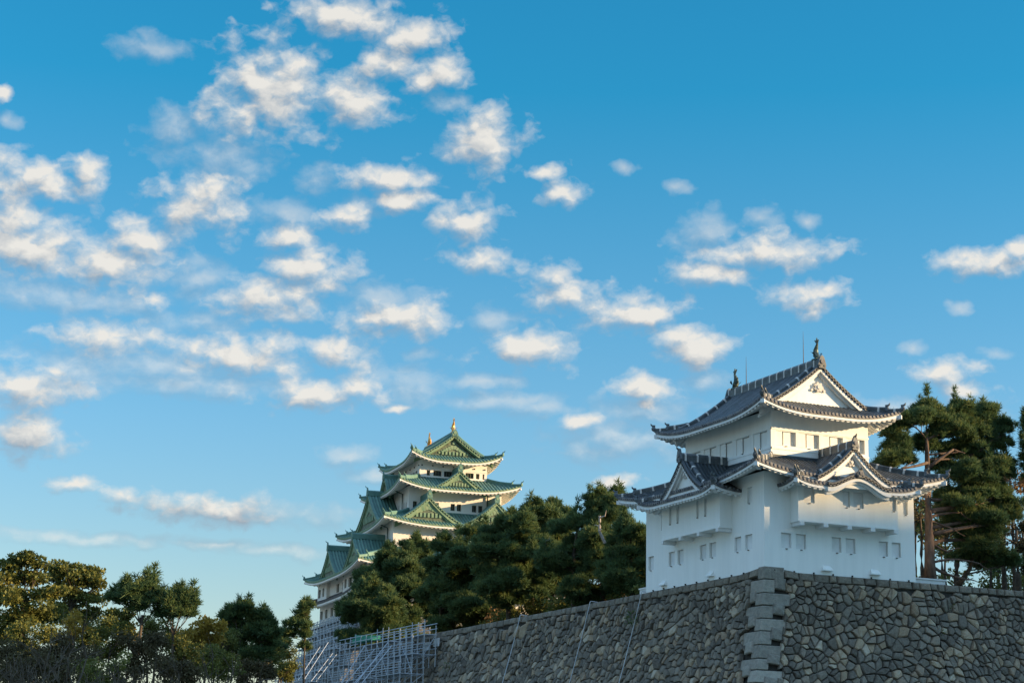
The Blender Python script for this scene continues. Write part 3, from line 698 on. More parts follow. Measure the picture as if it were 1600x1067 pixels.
# ------------------------------------------------------------------ great keep
keep = tag(empty('castle_keep', (65.74, 218.4, 0), -.093), 'tall five-tiered castle keep with green copper roofs rising behind the dark pines', 'castle keep')
KS = style(tile=M['copper'], tedge=M['copper_trim'], trim=M['cream'], plaster=M['copper_dark'], barge=M['copper_trim'], ridge=M['copper'], lime=M['copper_trim'],
           crest='carved', crestmat=M['copper_trim'], pitch=.58, r=.16, disc=.16, raf=.75, rr=.26, edge=.22, fas=.5, hw=.5, hh=.6, band=None, horn=.5, flash=True, jit=0)
KT = style(**{**KS.__dict__, 'tile': M['keep_tile'], 'tedge': M['keep_tile'], 'ridge': M['keep_tile'], 'lime': M['keep_tile']})
WA = [(6.35, 8.7), (8.65, 10.5), (12.4, 14.3), (17.4, 17.0), (17.4, 17.0)]
def storey(i, z0, z1, fw, lw, name='storey_wall'):
    a, b = WA[i]; mb = MB()
    wall_side(mb, 'front', a, b, z0, z1, fw, .45); wall_side(mb, 'left', b, a, z0, z1, lw, .45); wall_side(mb, 'right', b, a, z0, z1); wall_side(mb, 'back', a, b, z0, z1)
    o = mb.build(name, M['cream'], keep)
    for h in fw: glazed(o, 'front', b, h, .35, max(2, int((h[1]-h[0])/.45)))
    for h in lw: glazed(o, 'left', a, h, .35, max(2, int((h[1]-h[0])/.45)))
    return o
w1 = [(s, e, 42.35, 43.35) for s, e in ((-5.0,-4.35),(-3.75,-2.2),(-1.75,-.2),(.2,1.75),(2.3,3.85),(4.3,4.95),(5.55,5.9))]
l1 = [(s, s+1.3, 42.35, 43.35) for s in (-7.2,-5.3,-3.4,-1.5,.4,2.3,4.2,6.0)]
w2 = [(s, e, 36.0, 37.25) for s, e in ((-7.9,-7.15),(-3.9,-3.1),(-.9,-.1),(.28,1.08),(3.1,3.95),(4.3,5.1),(6.7,7.5))]
l2 = [(s, e, 36.0, 37.25) for s, e in ((8.4,9.1),(7.0,7.7),(3.6,4.3),(.4,1.1),(-.9,-.2),(-4.3,-3.6),(-8,-7.3))]
w3 = [(s, e, 28.7, 29.95) for s, e in ((-9.7,-9.0),(-8.6,-7.8),(-5.3,-4.5),(-4.1,-3.3),(-.8,0),(.6,1.4),(4.5,5.3),(5.7,6.5),(9,9.8))]
l3 = [(s, e, 28.7, 29.95) for s, e in ((12.2,13.0),(10.6,11.4),(6,6.8),(4.8,5.6),(-.4,.4),(-6.8,-6),(-12,-11.2))]
f4 = [(s, s+1.0, 21.9, 23.5) for s in (-15.5,-13.5,-8,-6,-1,1,6,8,13,15)]
l4 = [(-16.4,-14.6,21.9,23.5),(-13.1,-11.8,21.9,23.5),(-4.8,-2.9,21.9,23.5),(-.6,1.1,21.9,23.5),(3.4,4.8,21.9,23.5),(6.1,8.6,21.9,23.5),(11,12.5,21.9,23.5),(14,15.4,21.9,23.5)]
f5 = [(s, s+1.0, 17.9, 19.55) for s in (-15.5,-13.5,-8,-6,-1,1,6,8,13,15)]
l5 = [(s, s+1.9, 17.9, 19.55) for s in (-16.6,-12.9,-8.6,-4.8,-.8,3.2,7.2,11.2,14.6)]
storey(4, 16.7, 21.2, f5, l5); storey(3, 20.5, 25.6, f4, l4); storey(2, 27.0, 33.4, w3, l3); storey(1, 34.5, 40.0, w2, l2); t1 = storey(0, 41.4, 45.9, w1, l1)
mb = MB()
for k, hf, of in (('front', 6.35, 8.7), ('left', 8.7, 6.35)):
    n, l = FR[k]; mb.box(n*(of+.1)+ZUP*42.15, l*(hf+.1), n*.1, ZUP*.12); mb.box(n*of+ZUP*43.65, l*(hf+.03), n*.04, ZUP*.1)
    for i in range(7): mb.box(n*(of+.08)+l*lerp(-hf+.4, hf-.4, i/6)+ZUP*44.15, l*.1, n*.09, ZUP*.1, 1)
mb.build('balcony_sill', [M['cream'], M['dark']], t1)
# bays on the lowest green-roofed storey
for s0, s1 in ((-16.9, -9.9), (2.3, 10.2)):
    n, l = FR['left']; mb = MB(); wins = [h for h in l4 if s0 < h[0] < s1]
    wall_side(mb, 'left', 0, 18.0, 21.3, 24.6, wins, .35, s0=s0, s1=s1)
    for s in (s0, s1): mb.poly([l*s+n*17.4+ZUP*21.3, l*s+n*18+ZUP*21.3, l*s+n*18+ZUP*24.6, l*s+n*17.4+ZUP*24.6])
    mb.poly([l*s0+n*17.4+ZUP*21.3, l*s1+n*17.4+ZUP*21.3, l*s1+n*18+ZUP*21.3, l*s0+n*18+ZUP*21.3])
    bo = mb.build('bay', M['cream'], keep)
    for h in wins: glazed(bo, 'left', 18.0, h, .3, 3)
skirt(keep, 'tier_roof', KT, 19.7, 19.4, 17.4, 17.0, 20.25, 21.55, 1.2, 17.4, 17.0, label='lowest dark tiled skirt roof')
skirt(keep, 'tier_roof', KS, 19.9, 19.9, 12.4, 14.3, 24.2, 28.3, 1.35, 17.4, 17.0)
skirt(keep, 'tier_roof', KS, 14.8, 16.7, 8.65, 10.5, 32.35, 35.4, 1.3, 12.4, 14.3)
skirt(keep, 'tier_roof', KS, 11.3, 13.45, 6.35, 8.7, 39.4, 42.0, 1.45, 8.65, 10.5)
irimoya(keep, 'top_roof', KS, 8.5, 10.95, 44.95, 50.1, 9.0, 8.3, 1.55, 6.35, 8.7, ridge_h=.75, wallmat=M['copper_dark'])
gable(keep, 'front', .1, 5.1, 39.55, 42.95, 12.6, 8.6, KS, bw=.55, kud=False)
for c in (-6.25, 6.25): gable(keep, 'front', c, 6.1, 33.0, 37.4, 15.3, 10.4, KS, bw=.6, kud=False)
gable(keep, 'left', 0, 9.1, 33.2, 39.4, 13.5, 8.5, KS, bw=.6, kud=False)
for c in (-9.0, 9.0): gable(keep, 'left', c, 6.6, 25.2, 30.2, 18.3, 12.3, KS, bw=.6, kud=False)
for c in (0,): gable(keep, 'front', c, 6.6, 25.2, 30.0, 18.3, 14.2, KS, bw=.6, kud=False)
gable(keep, 'left', 0, 3.6, 39.7, 42.6, 10.6, 6.3, KS, name='curved_gable', drop=kara, bw=.5, crest=False, kud=False)
for y, f in ((-8.0, -1), (7.2, 1)): fish(keep, (0, y, 50.75), 2.3, f, M['gold'])
for k, s, of, z0, z1 in (('left', 7.0, 8.65, 34.9, 38.9), ('left', 9.5, 17.4, 21.5, 24.4), ('left', 1.9, 17.4, 21.5, 24.2), ('front', 5.9, 10.5, 34.9, 38.9), ('left', 11.5, 12.4, 27.2, 32)):
    n, l = FR[k]; mb = MB(); mb.tube([n*(of+1.6)+l*s+ZUP*(z1+.5), n*(of+.25)+l*s+ZUP*z1, n*(of+.25)+l*s+ZUP*z0], .13, 6); mb.build('downpipe', M['bronze'], keep)
# ------------------------------------------------------------------ ground and stone walls
def offs(d): return .155*d+.0165*d*d          # how far the battered face stands out d metres below the top
WBOT = -17.0
def clip(poly, m, n):
    out = []
    for i in range(len(poly)):
        a, b = poly[i], poly[(i+1) % len(poly)]; da = (a[0]-m[0])*n[0]+(a[1]-m[1])*n[1]; db = (b[0]-m[0])*n[0]+(b[1]-m[1])*n[1]
        if da <= 0: out.append(a)
        if (da < 0) != (db < 0) and da != db:
            t = da/(da-db); out.append((a[0]+(b[0]-a[0])*t, a[1]+(b[1]-a[1])*t))
    return out
def stone_face(mb, P, s0, s1, d0, d1, seed, cw=.47, ch=.42, qf=None):
    """fitted rubble: cells in (s, depth) space, each a bevelled, tilted stone. P(s, d, out) -> point"""
    rg = random.Random(seed); nx, ny = max(1, int((s1-s0)/cw)), max(1, int((d1-d0)/ch)); pts = {}
    for i in range(-1, nx+1):
        for j in range(-1, ny+1):
            if rg.random() < .27: continue
            pts[i, j] = (s0+(i+.5+(rg.random()-.5)*1.1)*(s1-s0)/nx, d0+(j+.5+(rg.random()-.5)*1.1)*(d1-d0)/ny)
    sk = .35
    for (i, j), c in pts.items():
        if not (0 <= i < nx and 0 <= j < ny): continue
        poly = [(max(s0, c[0]-1.9), max(d0, c[1]-1.7)), (min(s1, c[0]+1.9), max(d0, c[1]-1.7)), (min(s1, c[0]+1.9), min(d1, c[1]+1.7)), (max(s0, c[0]-1.9), min(d1, c[1]+1.7))]
        for a in range(-3, 4):
            for b in range(-3, 4):
                q = pts.get((i+a, j+b))
                if q is None or (a == 0 and b == 0): continue
                m = ((c[0]+q[0])/2, (c[1]+q[1])/2); poly = clip(poly, m, (q[0]-c[0], q[1]-c[1]))
                if len(poly) < 3: break
            if len(poly) < 3: break
        if len(poly) < 3: continue
        if qf: poly = clip(poly, (qf(c[1])-.02, 0), (-1, 0))
        if len(poly) < 3: continue
        stone(mb, P, poly, rg)
def stone(mb, P, poly, rg, gap=.024, flat=1.0, tone=None):
    cx = sum(p[0] for p in poly)/len(poly); cy = sum(p[1] for p in poly)/len(poly)
    # drop very short edges
    pl = [p for k, p in enumerate(poly) if math.hypot(p[0]-poly[k-1][0], p[1]-poly[k-1][1]) > .05]
    if len(pl) < 3: return
    o = (rg.random()**1.3)*.15*flat; tx, ty = (rg.random()-.5)*.5*flat, (rg.random()-.5)*.55*flat
    tone = rg.random() if tone is None else tone
    def ring(k, g, dep):
        r = []
        for p in pl:
            dx, dy = p[0]-cx, p[1]-cy; L = math.hypot(dx, dy) or 1; f = max(.1, (L*k-g)/L)*(1-(.0 if dep < -.05 else rg.uniform(0, .10)))
            x, y = cx+dx*f, cy+dy*f
            r.append(mb.vert(P(x, y, dep+(dx*f*tx+dy*f*ty if dep > -.05 else 0))))
        return r
    a, b, c = ring(1, gap*.6, -.14), ring(1, gap+.012, o-.01), ring(.80, gap, o+.055)
    n = len(pl)
    for q in range(n):
        w = (q+1) % n
        mb.face((a[q], a[w], b[w], b[q]), 0, tone); mb.face((b[q], b[w], c[w], c[q]), 0, tone)
    q0 = mb.vert(P(cx+rg.uniform(-.06,.06), cy+rg.uniform(-.06,.06), o+.055+rg.uniform(.0,.05)))
    for q in range(n): mb.face((c[q], c[(q+1) % n], q0), 0, min(1, max(0, tone+rg.uniform(-.05,.05))))
def wall_back(mb, P, s0, s1, d1, mi):
    prev = None
    for j in range(25):
        d = d1*j/24; q = -offs(d)+.06 if s0 is None else s0; z = Vector((0,0,-rise(q))) if s0 is None else Vector()
        cur = (mb.vert(P(q, d, -.13)+z), mb.vert(P(s1, d, -.13)))
        if prev: mb.face((prev[0], prev[1], cur[1], cur[0]), mi)
        prev = cur
def caps(mb, P, s0, s1, h, seed):
    rg = random.Random(seed); s = s0
    while s < s1-.3:
        w = rg.uniform(.55, 1.35); e = min(s1, s+w); hh = h*rg.uniform(.88, 1.1)
        stone(mb, P, [(s, 0), (e, 0), (e, hh), (s, hh)], rg, .02, .35, rg.uniform(.3, .75)); s = e
rise = lambda s: .30*max(0, 1-s/4.2)**1.6
sw = MB()
# left face runs back along +y from the corner, right face along +x; s = distance from the corner line
PL = lambda s, d, o: Vector((-offs(d)-o, s, -d+rise(s)))
PR = lambda s, d, o: Vector((s, -offs(d)-o, -d+rise(s)))
PR2 = lambda s, d, o: Vector((s, .22-offs(d)-o, -d+.03))
DB = -WBOT
LLEN = 76
for (P, a, b, sd_) in ((PL, -3.4, LLEN, 1), (PR, -3.4, 13.0, 2), (PR2, 12.6, 60, 3)):
    wall_back(sw, P, a if P is PR2 else None, b, DB, 1)
# rubble: the start of each face follows the corner quoins, so the grid begins in face coordinates measured from the batter
def shear(P, e=13.0): return lambda s, d, o: P(s-offs(d)*max(0, 1-(max(0, s)/e)**3), d, o)      # s measured from the actual arris at this depth
rg = random.Random(99); QUO = []; d = -.28; i = 0
while d < 16.3:
    h = (.82 if i else .86)*rg.uniform(.9, 1.14); la, lb = (1.6, .8) if i % 2 == 0 else (.85, 1.6)
    QUO.append((d, h, la*rg.uniform(.8, 1.25), lb*rg.uniform(.8, 1.25), rg.uniform(0, 1))); d += h; i += 1
QMAX = [[max(1.62, q[k]) if q[k] < 1.25 else q[k] for q in QUO] for k in (2, 3)]
def qlen(k): return lambda dd: max([QMAX[k-2][n] for n, q in enumerate(QUO) if q[0] <= dd < q[0]+q[1]] or [1.6])
rq = random.Random(31)
for n, q in enumerate(QUO):          # a squared filler beside each short quoin
    for k, P in ((2, PR), (3, PL)):
        n0_ = len(sw.m)
        if q[k] < QMAX[k-2][n] and n: stone(sw, (lambda a, b, o, F=shear(P): F(a, b, o+.03)), [(q[k]-.04, q[0]+.02), (QMAX[k-2][n]+.02, q[0]+.02), (QMAX[k-2][n]+.02, q[0]+q[1]-.02), (q[k]-.04, q[0]+q[1]-.02)], rq, .012, .3, rq.uniform(.1, .7))
        sw.m[n0_:] = [2]*(len(sw.m)-n0_)
stone_face(sw, shear(PL), .5, 36, .50, 16.5, 21, qf=qlen(3)); stone_face(sw, shear(PL), 36, LLEN-.1, .5, 13, 22, .62, .52)
stone_face(sw, shear(PR), .5, 13.0, .50, 16.5, 23, qf=qlen(2))
stone_face(sw, PR2, 12.7, 42, .5, 16.5, 24)
caps(sw, PL, QUO[0][3], 75.8, .52, 5); caps(sw, PR, QUO[0][2], 13.0, .52, 6); caps(sw, PR2, 12.9, 42, .5, 7)
for j in range(12):
    d0_, d1_ = DB*j/12, DB*(j+1)/12
    sw.poly([Vector((-offs(d0_), 76, -d0_)), Vector((36, 80, -d0_)), Vector((36, 80, -d1_)), Vector((-offs(d1_), 76, -d1_))], 1)
# end cheek of the projecting base
for j in range(12):
    d0_, d1_ = DB*j/12, DB*(j+1)/12
    sw.poly([Vector((13.0, -offs(d0_)-.02, -d0_)), Vector((13.0, 1.2, -d0_)), Vector((13.0, 1.2, -d1_)), Vector((13.0, -offs(d1_)-.02, -d1_))], 1)
# quoins: long side alternates between the two faces
rg = random.Random(98)
for d, h, la, lb, tone in QUO:
    g = .024; top, bot = d+g, d+h-g
    v = []
    for dd in (top, top+.05, bot-.05, bot):
        e = .03+rg.uniform(0,.02) if dd in (top, bot) else rg.uniform(-.02, .02); o = max(0, offs(max(dd, 0)))+.075-e; base = max(0, offs(max(dd, 0)))
        v.append([sw.vert((-o+.0, -base+lb-.02, -dd)), sw.vert((-o, -base+lb-.07, -dd)), sw.vert((-o, -o+.04, -dd)), sw.vert((-o+.04, -o, -dd)), sw.vert((-base+la-.07, -o, -dd)), sw.vert((-base+la-.02, -o, -dd))])
        # note: la runs along the right face, lb along the left face
    inn = [[sw.vert((-offs(max(dd,0))+.3, -offs(max(dd,0))+lb-.02, -dd)), sw.vert((-offs(max(dd,0))+la-.02, -offs(max(dd,0))+.3, -dd))] for dd in (top, bot)]
    for r in range(3):
        for c in range(5): sw.face((v[r][c], v[r+1][c], v[r+1][c+1], v[r][c+1]), 2, tone)
        sw.face((v[r][0], v[r+1][0], inn[1][0], inn[0][0]), 2, tone); sw.face((v[r][5], v[r+1][5], inn[1][1], inn[0][1]), 2, tone)
    sw.face([v[0][c] for c in range(6)]+[inn[0][1], inn[0][0]], 2, tone); sw.face([v[3][c] for c in range(6)][::-1]+[inn[1][0], inn[1][1]], 2, tone)
tag(sw.build('stone_wall', [M['stone'], M['joint'], M['stone_big']]), 'battered castle wall of fitted grey and tan stones with large pale corner blocks', 'stone wall')

# castle terrace (top of the wall) and the ground outside
tb = MB()
tb.poly([(0.05, 0.05, -.06), (13.0, .05, -.06), (13.0, .8, -.06), (400, .8, -.06), (400, 500, -.06), (36, 500, -.06), (36, 80, -.06), (0.05, 76, -.06)])
tb.poly([(36, 80, -.07), (36, 500, -.07), (36, 500, -17), (36, 80, -17)])
tag(tb.build('castle_terrace', M['ground']), kind='structure')
g = MB(); n = 24
ids = [[g.vert((-6000+12000*i/n, -6000+12000*j/n, -16.95)) for i in range(n+1)] for j in range(n+1)]
for j in range(n):
    for i in range(n): g.face((ids[j][i], ids[j][i+1], ids[j+1][i+1], ids[j+1][i]))
tag(g.build('ground', M['grass']), kind='structure')
# unseen ridge added towards the low sun, to shade moat and wall foot
hd = Vector((math.sin(SUN_AZ), math.cos(SUN_AZ), 0)); hs = Vector((hd.y, -hd.x, 0)); HD = 420; HTOP = 3.7+HD*math.tan(SUN_EL)
hl = MB(); prev = None; rg = random.Random(4)
for i in range(121):
    a = -700+1400*i/120; z = HTOP+1.6*math.sin(a*.043)+1.2*math.sin(a*.13+1)+rg.uniform(-.7, .7)
    if abs(a) > 450: z -= (abs(a)-450)*.25
    c = hd*HD+hs*a
    cur = [hl.vert(c+hd*-110+ZUP*-17.2), hl.vert(c+hd*-40+ZUP*(z*.6-6)), hl.vert(c+ZUP*z), hl.vert(c+hd*60+ZUP*(z*.6)), hl.vert(c+hd*180+ZUP*-17.2)]
    if prev:
        for q in range(4): hl.face((prev[q], cur[q], cur[q+1], prev[q+1]))
    prev = cur
tag(hl.build('added_shade_ridge', M['grass']), kind='structure')

# keep base
kb = MB(); KB0 = 16.7
def kp(sx, sy, d): o = .28*d+.014*d*d; return (sx*(17.5+o), sy*(17.1+o), KB0-d)
for j in range(10):
    for (a, b) in (((-1,-1),(1,-1)), ((1,-1),(1,1)), ((1,1),(-1,1)), ((-1,1),(-1,-1))):
        kb.poly([kp(*a, j*1.75), kp(*b, j*1.75), kp(*b, j*1.75+1.75), kp(*a, j*1.75+1.75)])
kb.poly([kp(-1,-1,0), kp(1,-1,0), kp(1,1,0), kp(-1,1,0)])
kb.build('stone_base', M['stone_rubble'], keep)

# low parapets beside the turret
for (x0, x1, y0, y1, z, lab) in ((11.9, 15.2, 1.3, 1.75, .42, 'low pale parapet on the wall top right of the white turret'), (.5, .9, 16.3, 18.0, .42, 'low pale parapet on the wall top left of the white turret')):
    p = MB(); p.bx(x0, x1, y0, y1, -.05, z); p.bx(x0-.06, x1+.06, y0-.06, y1+.06, z, z+.1)
    tag(p.build('parapet', M['plaster_trim']), lab, 'parapet')

# hoses hanging down the left face
for lab, y, dmax, th in (('white hose hanging down the stone wall just left of the turret', 16.35, 16, .034), ('white hose on the stone wall, middle one of three', 24.6, 13, .034), ('white hose on the stone wall, farthest from the turret', 37.3, 12, .038)):
    h = MB(); rg = random.Random(int(y*10)); pts = []
    for j in range(27):
        d = -.05+dmax*j/26; pts.append((-offs(max(d, 0))-.24, y+.25*math.sin(d*.5)+d*.03, -d+.0))
    h.tube([(.4, y, .08), (-.15, y, .12)]+pts, th, 6); tag(h.build('hose', M['hose']), lab, 'hose')
# small plants rooted in the wall
def wall_plant(u, v, r, n, lab):
    if u < 1195:
        p = at_x(u, v, -.6)
        for _ in range(6): p = at_x(u, v, -offs(max(0, -p.z))-.25)
        nn = Vector((-1,0,.2))
    else:
        y0 = .22 if u > 1460 else 0
        p = at_y(u, v, -.6)
        for _ in range(6): p = at_y(u, v, y0-offs(max(0, -p.z))-.2)
        nn = Vector((0,-1,.2))
    V, F, T = leaf_cloud([(p+nn*.1, (r, r, r*1.1))], n, .16, .11)
    tag(leaf_obj('wall_weed', V, F, T, M['leaf_olive'] if u > 1195 else M['needle']), lab, 'weed')

# blank notice boards near the scaffold
for (u, v, lab) in ((668, 1009, 'small blank white board on the wall, left one beside the scaffold'), (682, 1003, 'small blank white board on the wall, right one beside the scaffold')):
    p = at_x(u, v, -.4)
    for _ in range(5): p = at_x(u, v, -offs(max(0, -p.z))-.45)
    b = MB(); b.box(p, (.03,0,0), (0,.62,0), (0,0,.36)); b.box(p+Vector((.12,0,0)), (.1,0,0), (0,.04,0), (0,0,.04))
    tag(b.build('notice_board', M['board']), lab, 'board')

# ------------------------------------------------------------------ scaffolds
def bar(mb, a, b, r=.035): mb.tube([a, b], r, 4)
def scaffold(name, lab, PT, nl, rows, lift, brace, r=.04, br_k=1.35):
    """rows: list of (outward distance, bottom z, top z); PT(i, D, z) -> point. Posts stand upright; outer rows stop lower"""
    t = tag(empty(name, PT(0, rows[0][0], rows[0][2])), lab, 'scaffold'); off = Vector(PT(0, rows[0][0], rows[0][2]))
    Q = lambda i, D, z: Vector(PT(i, D, z))-off
    for D, zb, zt in rows:
        for i in range(nl+1):
            mb = MB(); bar(mb, Q(i, D, zb), Q(i, D, zt+random.uniform(-.1, .5)), r); mb.build('standard', M['steel'], t)
    z0, z1 = min(q[1] for q in rows), max(q[2] for q in rows); j = 0; z = z1-.9
    while z > z0:
        live = [q for q in rows if q[1]-.3 <= z <= q[2]]
        for D, zb, zt in live:
            for dz in (0, .55, 1.0):
                if z+dz <= zt+.2:
                    mb = MB(); bar(mb, Q(-.15, D, z+dz), Q(nl+.15, D, z+dz), r*.8); mb.build('ledger', M['steel'], t)
        if live:
            mb = MB(); D = live[-1][0]; D0 = live[0][0]
            for i in range(nl+1):
                bar(mb, Q(i, D0, z), Q(i, D, z), r*.8)
                if i % 2 == j % 2: bar(mb, Q(i, D0, z), Q(i, D, z-lift), r*.6)
            for i in range(nl):
                a, b = ((i, i+1) if (i+j) % 2 else (i+1, i))
                if (i*5+j*3) % 7 < 4: bar(mb, Q(a, D, max(z-lift, live[-1][1])), Q(b, D, z), r*.6)
            mb.build('transom', M['steel'], t)
            if len(live) > 1:
                for a, b in ((0, nl//3), (nl//3+1, 2*nl//3+1), (2*nl//3+2, nl)):
                    if (a+j) % 4 == 3: continue
                    mb = MB(); A, B, Cc, Dd = Q(a, live[-2][0], z+.05), Q(b, live[-2][0], z+.05), Q(b, D, z+.05), Q(a, D, z+.05); dn = Vector((0,0,-.06))
                    mb.poly([A, B, Cc, Dd]); mb.poly([A+dn, Dd+dn, Cc+dn, B+dn]); mb.poly([Dd, Cc, Cc+dn, Dd+dn]); mb.poly([A, Dd, Dd+dn, A+dn]); mb.poly([B, B+dn, Cc+dn, Cc])
                    mb.build('plank_deck', M['plank'], t)
        z -= lift; j += 1
    for a, b in brace:
        mb = MB(); bar(mb, Vector(a)-off, Vector(b)-off, r*br_k); mb.build('raking_brace', M['steel'], t)
    return t
# ------------------------------------------------------------------ plants
def leaf_cloud(clumps, n, L, Wd, up=.25, shell=.45, seed=None):
    """leaf quads spread through ellipsoids; returns vertex array, faces, tones"""
    rg = np.random.default_rng(seed if seed is not None else RNG.integers(1 << 30)); Vs, Ts = [], []
    for c, r in clumps:
        k = max(6, int(n*min(2.5, (r[0]*r[0]+r[0]*r[2])*1.0))); d = rg.normal(size=(k, 3)); d /= np.linalg.norm(d, axis=1)[:, None]
        rad = shell+(1-shell)*rg.random(k)**.6; rad *= 1+.22*rg.normal(size=k)*.5
        p = np.array(c)+d*rad[:, None]*np.array(r)
        a = rg.normal(size=(k, 3))+d*.8+np.array([0, 0, up]); a /= np.linalg.norm(a, axis=1)[:, None]
        b = np.cross(a, rg.normal(size=(k, 3))); b /= np.linalg.norm(b, axis=1)[:, None]
        l = L*(.6+.8*rg.random(k))[:, None]; w = Wd*(.6+.8*rg.random(k))[:, None]
        Vs.append(np.stack([p, p+a*l*.5+b*w*.5, p+a*l, p+a*l*.5-b*w*.5], 1).reshape(-1, 3))
        Ts.append(np.clip(rg.random()*.45+rg.random(k)*.55, 0, 1))
    V = np.concatenate(Vs); T = np.concatenate(Ts); F = np.arange(len(V)).reshape(-1, 4); return V, F, T
def tuft_cloud(clumps, n, L, Wd, blades=6, seed=None, flat=.35, spread=.9):
    """pine: upswept needle tufts over domed pads"""
    rg = np.random.default_rng(seed if seed is not None else RNG.integers(1 << 30)); Vs, Ts = [], []
    for c, r in clumps:
        k = max(5, int(n*min(2.2, (r[0]*r[0]+r[0]*r[2])*1.0))); d = rg.normal(size=(k, 3)); d /= np.linalg.norm(d, axis=1)[:, None]
        d[:, 2] = np.where(d[:, 2] < -flat, -d[:, 2]*.6, d[:, 2])
        rad = .35+.65*rg.random(k)**.5; p = np.array(c)+d*rad[:, None]*np.array(r)
        ax = d*.9+np.array([0, 0, .75])+rg.normal(size=(k, 3))*.25; ax /= np.linalg.norm(ax, axis=1)[:, None]
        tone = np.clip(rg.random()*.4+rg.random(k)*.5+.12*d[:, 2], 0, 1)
        P = np.repeat(p, blades, 0); A = np.repeat(ax, blades, 0)
        q = A*.9+rg.normal(size=P.shape)*spread*.55; q /= np.linalg.norm(q, axis=1)[:, None]
        b = np.cross(q, rg.normal(size=P.shape)); b /= np.linalg.norm(b, axis=1)[:, None]
        l = L*(.65+.6*rg.random(len(P)))[:, None]
        s = P+A*l*.25*rg.random(len(P))[:, None]
        Vs.append(np.stack([s-b*Wd*.5, s+b*Wd*.5, s+q*l+b*Wd*.18, s+q*l-b*Wd*.18], 1).reshape(-1, 3)); Ts.append(np.repeat(tone, blades))
    V = np.concatenate(Vs); return V, np.arange(len(V)).reshape(-1, 4), np.concatenate(Ts)
def leaf_obj(name, V, F, T, m, parent=None):
    me = bpy.data.meshes.new(name); me.vertices.add(len(V)); me.vertices.foreach_set('co', np.asarray(V, np.float32).ravel())
    me.loops.add(F.size); me.loops.foreach_set('vertex_index', F.astype(np.int32).ravel()); me.polygons.add(len(F))
    me.polygons.foreach_set('loop_start', np.arange(len(F), dtype=np.int32)*F.shape[1])
    at = me.attributes.new('tone', 'FLOAT', 'FACE'); at.data.foreach_set('value', np.asarray(T, np.float32))
    me.materials.append(m); me.update(calc_edges=True); me.validate(); o = bpy.data.objects.new(name, me); COL.objects.link(o)
    if parent: o.parent = parent
    return o
def limb(mb, a, b, ra, rb, sag=.15, n=6, rg=random, seg=5):
    a, b = Vector(a), Vector(b); L = (b-a).length; pts, rs = [], []
    j = Vector((rg.uniform(-1,1), rg.uniform(-1,1), rg.uniform(-.4,.6)))*L*sag
    for i in range(seg+1):
        t = i/seg; pts.append(a.lerp(b, t)+j*math.sin(math.pi*t)*.6); rs.append(lerp(ra, rb, t))
    mb.tube(pts, rs, n); return pts
def trunk_pts(base, top, bend, rg, n=7):
    base, top = Vector(base), Vector(top); b = Vector((rg.uniform(-1,1), rg.uniform(-1,1), 0))*bend
    return [base.lerp(top, i/n)+b*math.sin(math.pi*i/n)+Vector((rg.uniform(-1,1), rg.uniform(-1,1), 0))*bend*.15*(0 < i < n) for i in range(n+1)]
def tree(name, lab, base, top, clumps, r0, leafm, barkm, kind='pine', n=60, L=.38, Wd=.05, group=None, seed=1, bend=.4, cat='tree', limbs=14, limb_r=.35, sub=5, blades=6, tr_top=.92, pad=(.26, .48), shoots=0):
    """clumps: world-space (centre, radii); each is broken into smaller pads so the crown has gaps and lumps"""
    rg = random.Random(seed); base = Vector(base); t = tag(empty(name, base), lab, cat, group)
    tp = trunk_pts(Vector(), (Vector(top)-base)*tr_top, bend, rg); mb = MB()
    nn = len(tp)-1; mb.tube(tp, [r0*1.25]+[r0*lerp(1, .3, i/nn) for i in range(1, nn+1)], 9)
    cl = [(Vector(c)-base, Vector(r)) for c, r in clumps]
    order = sorted(range(len(cl)), key=lambda i: -max(cl[i][1]))[:limbs]
    for i in order:
        c, r = cl[i]; f = min(.95, max(.25, (c.z-.25*math.hypot(c.x, c.y))/max(.1, tp[-1].z))); k = f*nn; a = tp[int(k)].lerp(tp[min(nn, int(k)+1)], k-int(k))
        ra = r0*lerp(1, .3, f)*limb_r*1.3
        pts = limb(mb, a, c-Vector((0,0,r.z*.3)), ra, ra*.35, .16, 6, rg)
        for _ in range(4):
            e = c+Vector((rg.uniform(-.8,.8)*r.x, rg.uniform(-.8,.8)*r.y, rg.uniform(-.3,.6)*r.z)); limb(mb, pts[rg.choice((2,3,4))], e, ra*.4, ra*.12, .18, 4, rg, 3)
    mb.build('trunk', barkm, t, smooth=True)
    pads = []
    for c, r in cl:
        for _ in range(sub):
            d = Vector((rg.gauss(0,1), rg.gauss(0,1), rg.gauss(0,1))).normalized()*rg.uniform(.25, .95)
            k = rg.uniform(*pad); pads.append((c+Vector((d.x*r.x, d.y*r.y, d.z*r.z)), (max(.3, r.x*k), max(.3, r.y*k), max(.28, r.z*k*.85))))
    for _ in range(shoots):        # upright candles standing out of the top of the crown
        c, r = rg.choice(pads); 
        if c.z < tp[-1].z*.45: continue
        q = c+Vector((rg.uniform(-.5,.5)*r[0], rg.uniform(-.5,.5)*r[1], r[2]*.9)); h = rg.uniform(.5, 1.1)
        for k in range(3): pads.append((q+ZUP*h*k/3, (.16-.03*k, .16-.03*k, .2)))
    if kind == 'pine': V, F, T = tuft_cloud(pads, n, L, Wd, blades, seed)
    else: V, F, T = leaf_cloud(pads, n, L, Wd, seed=seed)
    leaf_obj('crown', V, F, T, leafm, t); return t
